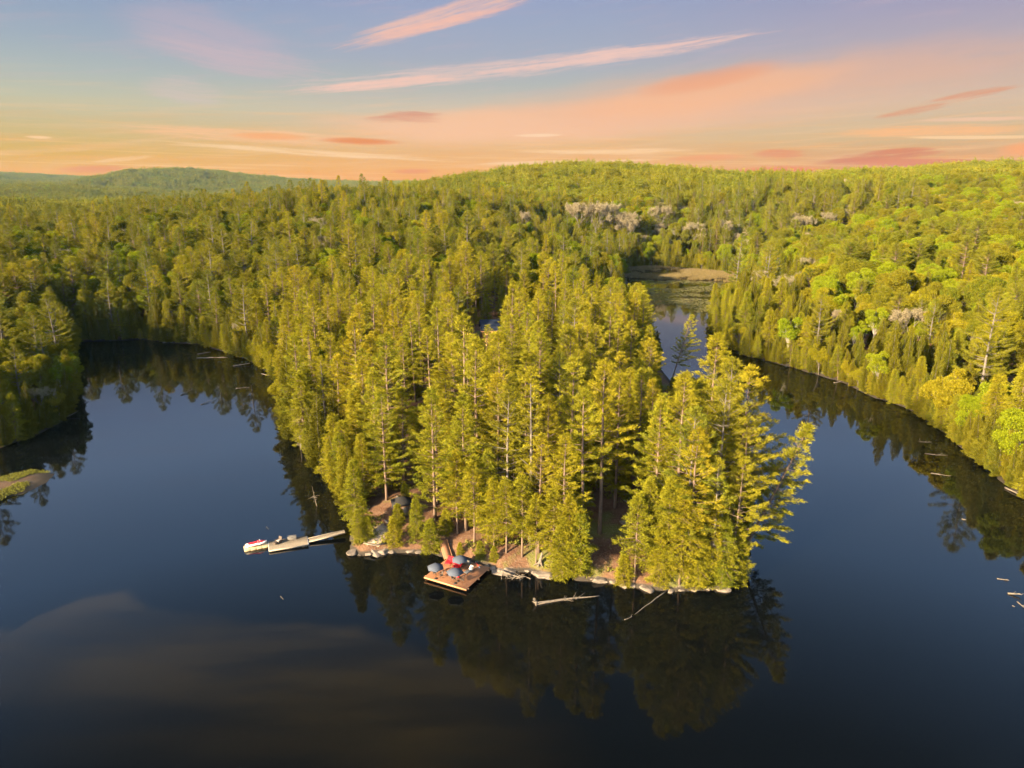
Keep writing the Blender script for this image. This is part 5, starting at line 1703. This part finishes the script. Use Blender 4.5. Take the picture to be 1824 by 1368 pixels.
for args in (
    ((170, 20), (560, 110), 2.2, (198, 176, 188), .5, 0), ((180, 60), (640, 140), 1.4, (208, 182, 186), .55, 1), ((225, 150), (430, 172), 1.2, (214, 192, 184), .6, 1),
    ((560, 94), (1040, -50), 1.0, (246, 194, 172), .85, 1, .30, .66), ((590, 84), (980, -6), .45, (255, 190, 164), .6, 1, .3, .62),
    ((330, 166), (1480, 40), .95, (232, 198, 186), .7, 1, .38, .66), ((450, 168), (900, 128), .42, (250, 200, 180), .8, 1, .3, .6), ((760, 138), (1440, 42), .62, (246, 200, 184), .75, 1, .36, .60),
    ((560, 235), (1420, 190), 1.7, (255, 192, 146), .75, 0, .15, .6), ((760, 225), (2050, 60), 2.6, (236, 180, 148), .55, 0, .25, .65), ((980, 205), (1560, 118), 1.5, (250, 184, 138), .7, 0, .2, .62), ((1120, 168), (1410, 112), .8, (238, 160, 118), .6, 0, .2, .6),
    ((640, 212), (800, 204), .42, (202, 134, 108), 1.0, 1, .28, .58), ((680, 202), (800, 214), .5, (206, 138, 112), .9, 1, .32, .6), ((520, 215), (1100, 225), 1.2, (246, 192, 152), .6, 0),
    ((130, 222), (760, 258), .7, (252, 192, 140), .85, 1, .34, .64), ((400, 240), (560, 246), .3, (248, 166, 98), .75, 0, .2, .55), ((560, 248), (720, 254), .28, (232, 136, 66), .9, 0, .2, .5),
    ((180, 245), (900, 292), .3, (255, 208, 154), .8, 1, .35, .62), ((150, 290), (290, 276), .2, (252, 196, 130), .7, 1, .35, .6), ((40, 243), (100, 246), .12, (255, 206, 150), .9, 1, .2, .5),
    ((90, 303), (240, 299), .3, (232, 134, 56), .85, 0, .2, .5), ((690, 306), (780, 304), .22, (234, 132, 60), .85, 0, .2, .5),
    ((1540, 212), (1720, 180), .35, (222, 152, 112), .85, 1, .34, .62), ((1620, 190), (1840, 146), .35, (222, 150, 112), .8, 1, .36, .62), ((1420, 238), (1900, 226), .5, (255, 184, 120), .85, 1, .3, .6), ((1600, 215), (1900, 208), .16, (250, 196, 160), .7, 1, .3, .6), ((1600, 245), (1900, 243), .13, (255, 206, 150), .8, 1, .2, .5), ((1330, 275), (1450, 272), .45, (228, 140, 84), .95, 1, .3, .58),
    ((1430, 292), (1700, 268), .5, (212, 118, 70), 1.0, 1, .34, .62), ((1520, 276), (1680, 264), .3, (216, 124, 76), .9, 1, .32, .6), ((1480, 288), (1800, 292), .4, (222, 116, 60), .85, 0, .2, .55), ((1290, 308), (1480, 302), .4, (240, 118, 52), .95, 0, .15, .5), ((1770, 268), (1900, 260), .5, (252, 160, 88), .85, 0, .2, .5), ((910, 242), (1010, 240), .13, (255, 212, 170), .8, 1, .2, .5), ((1180, 284), (1340, 278), .28, (240, 152, 88), .85, 0, .2, .5), ((880, 270), (1300, 268), .3, (255, 206, 150), .8, 1, .35, .6), ((780, 295), (1240, 282), .22, (255, 208, 156), .7, 1, .35, .6)):
    sky = cloud(sky, *args)
# around and behind, the clear evening sky
hi = nt.nodes.new('ShaderNodeVectorMath')
hi.operation = 'SCALE'
nt.links.new(nish.outputs[0], hi.inputs[0])
hi.inputs['Scale'].default_value = 0.11
side = math_node(nt, 'MAXIMUM', step01(nt, math_node(nt, 'ABSOLUTE', AZ), 75, 120), step01(nt, EL, 55, 80))
sky = mixrgb(nt, math_node(nt, 'MULTIPLY', side, .8), sky, hi.outputs[0])
nt.links.new(sky, bg.inputs[0])
bg.inputs[1].default_value = 1.0
world.cycles.sampling_method = 'MANUAL'
world.cycles.sample_map_resolution = 512

sl = bpy.data.lights.new('sun', 'SUN')
sl.energy = 4.7
sl.angle = math.radians(2.0)
sl.color = (1.0, 0.785, 0.49)
so = bpy.data.objects.new('sun', sl)
COL.objects.link(so)
sd = Vector((SUN_AZ[0] * math.cos(SUN_EL), SUN_AZ[1] * math.cos(SUN_EL), math.sin(SUN_EL)))
so.rotation_euler = sd.to_track_quat('Z', 'Y').to_euler()
so.location = (-100, -100, 200)

# ------------------------------------------------------------------ air
m, nt, out = new_mat('haze')
pv = nt.nodes.new('ShaderNodeVolumePrincipled')
pv.inputs['Color'].default_value = (0.34, 0.64, 1.0, 1)
pv.inputs['Density'].default_value = HAZE if 'HAZE' in globals() else 0.000013
pv.inputs['Anisotropy'].default_value = 0.0
nt.links.new(pv.outputs[0], out.inputs['Volume'])
hz = MB().box((-800, 2250, 105), (12000, 6300, 222))
hzo = hz.obj('haze', m)
tag(hzo, 'thin bluish evening air over the whole valley', 'haze', None, 'stuff')

# ------------------------------------------------------------------ camera
cam = bpy.data.cameras.new('camera')
cam.sensor_fit = 'HORIZONTAL'
cam.sensor_width = 36.0
cam.lens = FPX / 1824 * 36.0
cam.clip_start = 0.5
cam.clip_end = 30000
co = bpy.data.objects.new('camera', cam)
COL.objects.link(co)
co.location = (0, 0, CAM_H)
co.rotation_euler = (math.pi / 2 - PITCH, 0, 0)
SC.camera = co

SC.view_settings.view_transform = 'Standard'
SC.view_settings.look = 'None'
SC.view_settings.exposure = EXPO
SC.view_settings.gamma = 1.0
SC.cycles.use_adaptive_sampling = True
SC.cycles.adaptive_threshold = 0.025
SC.cycles.max_bounces = 4
SC.cycles.diffuse_bounces = 2
SC.cycles.glossy_bounces = 2
SC.cycles.transmission_bounces = 3
SC.cycles.transparent_max_bounces = 4
SC.cycles.volume_bounces = 0
SC.cycles.use_denoising = True
SC.cycles.denoiser = 'OPENIMAGEDENOISE'
SC.cycles.sample_clamp_indirect = 4.0
SC.cycles.caustics_reflective = False
SC.cycles.caustics_refractive = False
